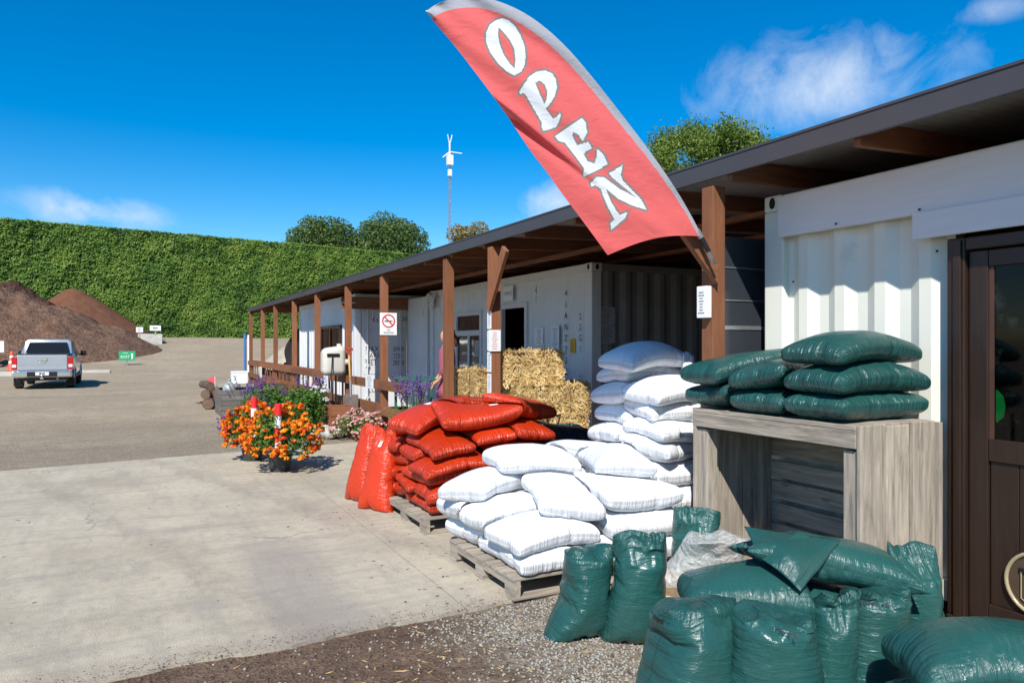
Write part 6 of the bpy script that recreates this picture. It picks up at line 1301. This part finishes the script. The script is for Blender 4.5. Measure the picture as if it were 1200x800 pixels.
# stones, card, downpipe, bark and gravel heaps at the far end
RKM = M('pale_rock', (.40, .38, .34), .9, .3, 8, .5, 25, bdist=.02); c = ground(386, 514, .02)
for k, (dx, dy, r) in enumerate(((0, .1, .13), (.2, .15, .11), (-.18, .25, .10), (.1, .35, .12), (-.02, .2, .09), (.33, .3, .08))):
    bm = bmesh.new(); bmesh.ops.create_icosphere(bm, subdivisions=2, radius=r)
    v = [(c.x + dx + a.co.x * (1 + .35 * noise.noise(a.co * 6 + Vector((k, 0, 0)))), c.y + dy + a.co.y * (1 + .35 * noise.noise(a.co * 7 + Vector((0, k, 0)))), .02 + r * .6 + (.09 if k == 4 else 0) + a.co.z * .8 * (1 + .3 * noise.noise(a.co * 8 + Vector((0, 0, k))))) for a in bm.verts]; f = [tuple(x.index for x in fc.verts) for fc in bm.faces]; bm.free()
    tag(mk('rock', v, f, RKM), ['largest', 'right-hand', 'leftmost', 'rear', 'topmost', 'smallest, outermost'][k] + ' pale stone in the small heap below the hose reel', 'rock', 'stones below the hose reel')
c = depth(396, 485, 12.9); t = notice((c.x, c.y, c.z), (.95, -.3, 0), (0, 0, 1), .27, .20, 2, 'white card on a stick in the planting below the spade', seed=50, name='plant_card')
MB().bar((c.x, c.y + .012, 0), (c.x, c.y + .012, c.z - .0), .015, .01).build('stick', PST, t)
c = on_x(287.5, 385, 3.70); t = empty('water_pipe', (c.x, c.y + .1, 0), 'blue and white water pipe standing at the last post', 'pipe')
BLU = M('blue_pipe', (.05, .16, .42), .4, .1, 5, 0); MB().tube([(c.x, c.y + .1, .3), (c.x, c.y + .1, 2.0)], .05, 10).build('blue_pipe', BLU, t); MB().tube([(c.x + .13, c.y, .5), (c.x + .13, c.y, 1.95)], .055, 10).build('white_pipe', SGW, t)
q = depth(337, 430, 29); PMG = M('gravel_heap', (.36, .31, .24), .95, .3, 3, .6, 12, bdist=.05)
q = depth(392, 430, 40); tag(pile('gravel_pile', 'beige gravel heap beyond the far end of the roof', (q.x, q.y), 4.2, 4.0, 3.0, PMG, 13, rough=.12), None, 'gravel pile'); q = depth(338, 430, 29); pile('mulch_pile', 'small dark bark heap behind the far railing', (q.x, q.y), 1.7, 1.5, 1.1, PM3, 17, rough=.25)
q = depth(262, 430, 19.5); pile('mulch_pile', 'low bark heap behind the log pile', (q.x + .7, q.y + .6), 1.5, 1.2, .62, PM3, 19, rough=.2)

# ------------------------------------------------------------------ pickup
def carpaint(name, col):
    m, t, b = nmat(name); n1 = N(t, 'ShaderNodeTexNoise', Scale=2, Detail=5); t.links.new(coords(t), n1.inputs['Vector']); t.links.new(mix(t, n1.outputs['Fac'], col, tuple(c * .85 for c in col)), b.inputs['Base Color'])
    b.inputs['Metallic'].default_value = .55; b.inputs['Roughness'].default_value = .32; b.inputs['Coat Weight'].default_value = .8; b.inputs['Coat Roughness'].default_value = .06; return m
SIL = carpaint('silver_paint', (.52, .54, .57)); CHR = M('chrome', (.75, .76, .78), .18, .03, 3, 0, metal=1); TAIL = M('tail_lens_red', (.50, .012, .015), .15, .1, 4, 0); TAILW = M('tail_lens_clear', (.75, .70, .68), .15, .05, 4, 0); CGL = M('car_glass', (.012, .014, .018), .12, .1, 2, 0, spec=.25); TYR = M('tyre_rubber', (.018, .018, .019), .85, .2, 20, .2, 60)
def pickup(c, label):
    T_ = empty('pickup_truck', c, label, 'pickup'); X, Y, Z = c
    def w(x, y, z): return (X + x, Y + y, Z + z)
    def loft(secs, mat, name, close=True, **k):
        n = len(secs[0]); V = [w(*p) for s in secs for p in s]; f = [(j * n + i, j * n + (i + 1) % n, (j + 1) * n + (i + 1) % n, (j + 1) * n + i) for j in range(len(secs) - 1) for i in range(n)]
        f += [tuple(range(n - 1, -1, -1)), tuple((len(secs) - 1) * n + i for i in range(n))]; return mk(name, V, f, mat, T_, **k)
    def sec(y, hw, z0, z1, tum=.06, r=.08): return [(-hw + .05, y, z0), (-hw, y, z0 + .12), (-hw - .01, y, (z0 + z1) / 2), (-hw + tum * .4, y, z1 - r), (-hw + tum + r, y, z1), (hw - tum - r, y, z1), (hw - tum * .4, y, z1 - r), (hw + .01, y, (z0 + z1) / 2), (hw, y, z0 + .12), (hw - .05, y, z0)]
    loft([sec(.06, .905, .62, 1.20), sec(.5, .92, .60, 1.21), sec(1.72, .925, .58, 1.22)], SIL, 'bed', auto=35)
    loft([sec(1.74, .92, .45, 1.20), sec(3.3, .92, .45, 1.16), sec(4.1, .91, .45, 1.12), sec(4.9, .88, .48, 1.02), sec(5.25, .78, .55, .92)], SIL, 'lower_body', auto=35)
    def cs(y, hb, ht, z0, z1): return [(-hb, y, z0), (-ht - .04, y, z1 - .06), (-ht + .06, y, z1), (ht - .06, y, z1), (ht + .04, y, z1 - .06), (hb, y, z0)]
    loft([cs(1.78, .88, .72, 1.17, 1.30), cs(2.02, .88, .68, 1.17, 1.76), cs(2.5, .88, .68, 1.17, 1.81), cs(3.2, .88, .67, 1.17, 1.80), cs(3.6, .88, .66, 1.14, 1.70), cs(4.25, .86, .72, 1.10, 1.16)], SIL, 'cab', auto=35)
    MB().add([w(-.70, 1.715, 1.27), w(.70, 1.715, 1.27), w(.60, 1.915, 1.665), w(-.60, 1.915, 1.665)], [(0, 1, 2, 3)]).build('rear_window', CGL, T_, solid=.01)
    for s in (-1, 1):
        for y0_, y1_, yt0, yt1 in ((2.12, 2.82, 2.25, 2.84), (2.92, 3.75, 2.93, 3.35)): MB().add([w(s * .885, y0_, 1.20), w(s * .885, y1_, 1.20), w(s * .735, yt1, 1.71), w(s * .735, yt0, 1.71)], [(0, 1, 2, 3)]).build('side_window', CGL, T_, solid=.02)
        MB().tube([w(s * .90, 3.55, 1.18), w(s * .99, 3.52, 1.22)], .03, 8).build('mirror_arm', BLACK, T_); MB().box(w(s * 1.05 - .10, 3.46, 1.14), w(s * 1.05 + .10, 3.56, 1.36)).build('mirror', BLACK, T_, bev=.03)
        x0, x1 = (s * .76, s * .925) if s > 0 else (s * .925, s * .76)
        t_ = MB().box(w(x0, .02, .70), w(x1, .12, 1.14)).build('tail_light', TAIL, T_, bev=.02); MB().box(w(x0 + .02, .012, .78), w(x1 - .02, .02, .88)).build('clear_lens', TAILW, t_)
        for y in (.95, 4.2):
            wh = MB().lathe((0, 0, 0), [(.20, -.12), (.34, -.125), (.375, -.09), (.375, .09), (.34, .125), (.20, .12)], 28); wh.v = [w(s * .80 + v_[2], y + v_[0], .375 + v_[1]) for v_ in wh.v]; wo = wh.build('wheel', TYR, T_, auto=40)
            rm = MB().lathe((0, 0, 0), [(.21, -.10), (.205, .10), (.06, .07), (.05, .09)], 20); rm.v = [w(s * .80 + s * v_[2] * 1.22, y + v_[0], .375 + v_[1]) for v_ in rm.v]; rm.build('rim', MET, wo, auto=40)
            ar = MB(); n = 14; ar.add([w(s * .934, y + r * math.cos(math.pi * k / n), .375 + r * math.sin(math.pi * k / n)) for k in range(n + 1) for r in (.40, .46)], [(2 * k, 2 * k + 1, 2 * k + 3, 2 * k + 2) for k in range(n)]); ar.build('wheel_arch', SIL, T_, solid=.03)
        MB().box(w(s * .80 - .14, .66, .10), w(s * .80 + .14, .68, .42)).build('mud_flap', BLACK, T_); MB().box(w(s * .88 - .07, 1.5, .38), w(s * .88 + .07, 3.6, .44)).build('side_step', BLACK, T_, bev=.02); MB().box(w(s * .935 - .02, 2.45, 1.0), w(s * .935 + .02, 2.65, 1.04)).build('door_handle', CHR, T_, bev=.01)
    tg = MB().box(w(-.755, .0, .68), w(.755, .07, 1.22)).build('tailgate', SIL, T_, bev=.03); MB().box(w(-.70, -.006, .87), w(.70, .0, .885)).build('crease', SIL, tg)
    MB().box(w(-.14, -.022, 1.0), w(.14, .0, 1.10)).build('handle', CHR, tg, bev=.01); bd = MB(); bd.lathe((0, 0, 0), [(.10, 0), (.10, .012), (.09, .016)], 20); bd.v = [w(v_[0] * 1.1, -.0 - v_[2], .955 + v_[1] * .42) for v_ in bd.v]; bd.build('badge', CHR, tg)
    MB().box(w(-.80, -.01, 1.22), w(.80, 1.74, 1.25)).build('bed_cover', BLACK, T_, bev=.015)
    bp = MB().box(w(-.90, -.14, .42), w(.90, .02, .64)).build('rear_bumper', CHR, T_, bev=.05); MB().box(w(-.45, -.155, .45), w(.45, -.138, .625)).build('bumper_centre', BLACK, bp)
    pl_ = MB().box(w(-.2, -.17, .50), w(.2, -.158, .615)).build('number_plate', SGW, bp); mb = MB(); put_bars(mb, w(0, -.17, .555), (1, 0, 0), (0, 0, 1), .36, .10, 1, 8, fill=.95, thick=.7); mb.build('plate_print', INK, pl_)
    MB().box(w(-.75, .1, .30), w(.75, 4.8, .5)).build('chassis', BLACK, T_); MB().box(w(-.05, -.24, .36), w(.05, .1, .42)).build('tow_bar', CHR, T_, bev=.01); MB().lathe(w(0, -.22, .42), [(.025, 0), (.02, .04), (.035, .06), (.035, .09), (.01, .105)], 12).build('tow_ball', CHR, T_, smooth=True)
    MB().tube([w(.45, .1, .38), w(.45, -.06, .36)], .035, 10).build('exhaust_pipe', MET, T_); MB().box(w(-.16, 2.01, 1.70), w(.16, 2.05, 1.745)).build('brake_light', TAIL, T_)
    return T_
p = ground(50, 456); pk = pickup((p.x, p.y, 0), 'silver double cab pickup parked in front of the mulch piles')
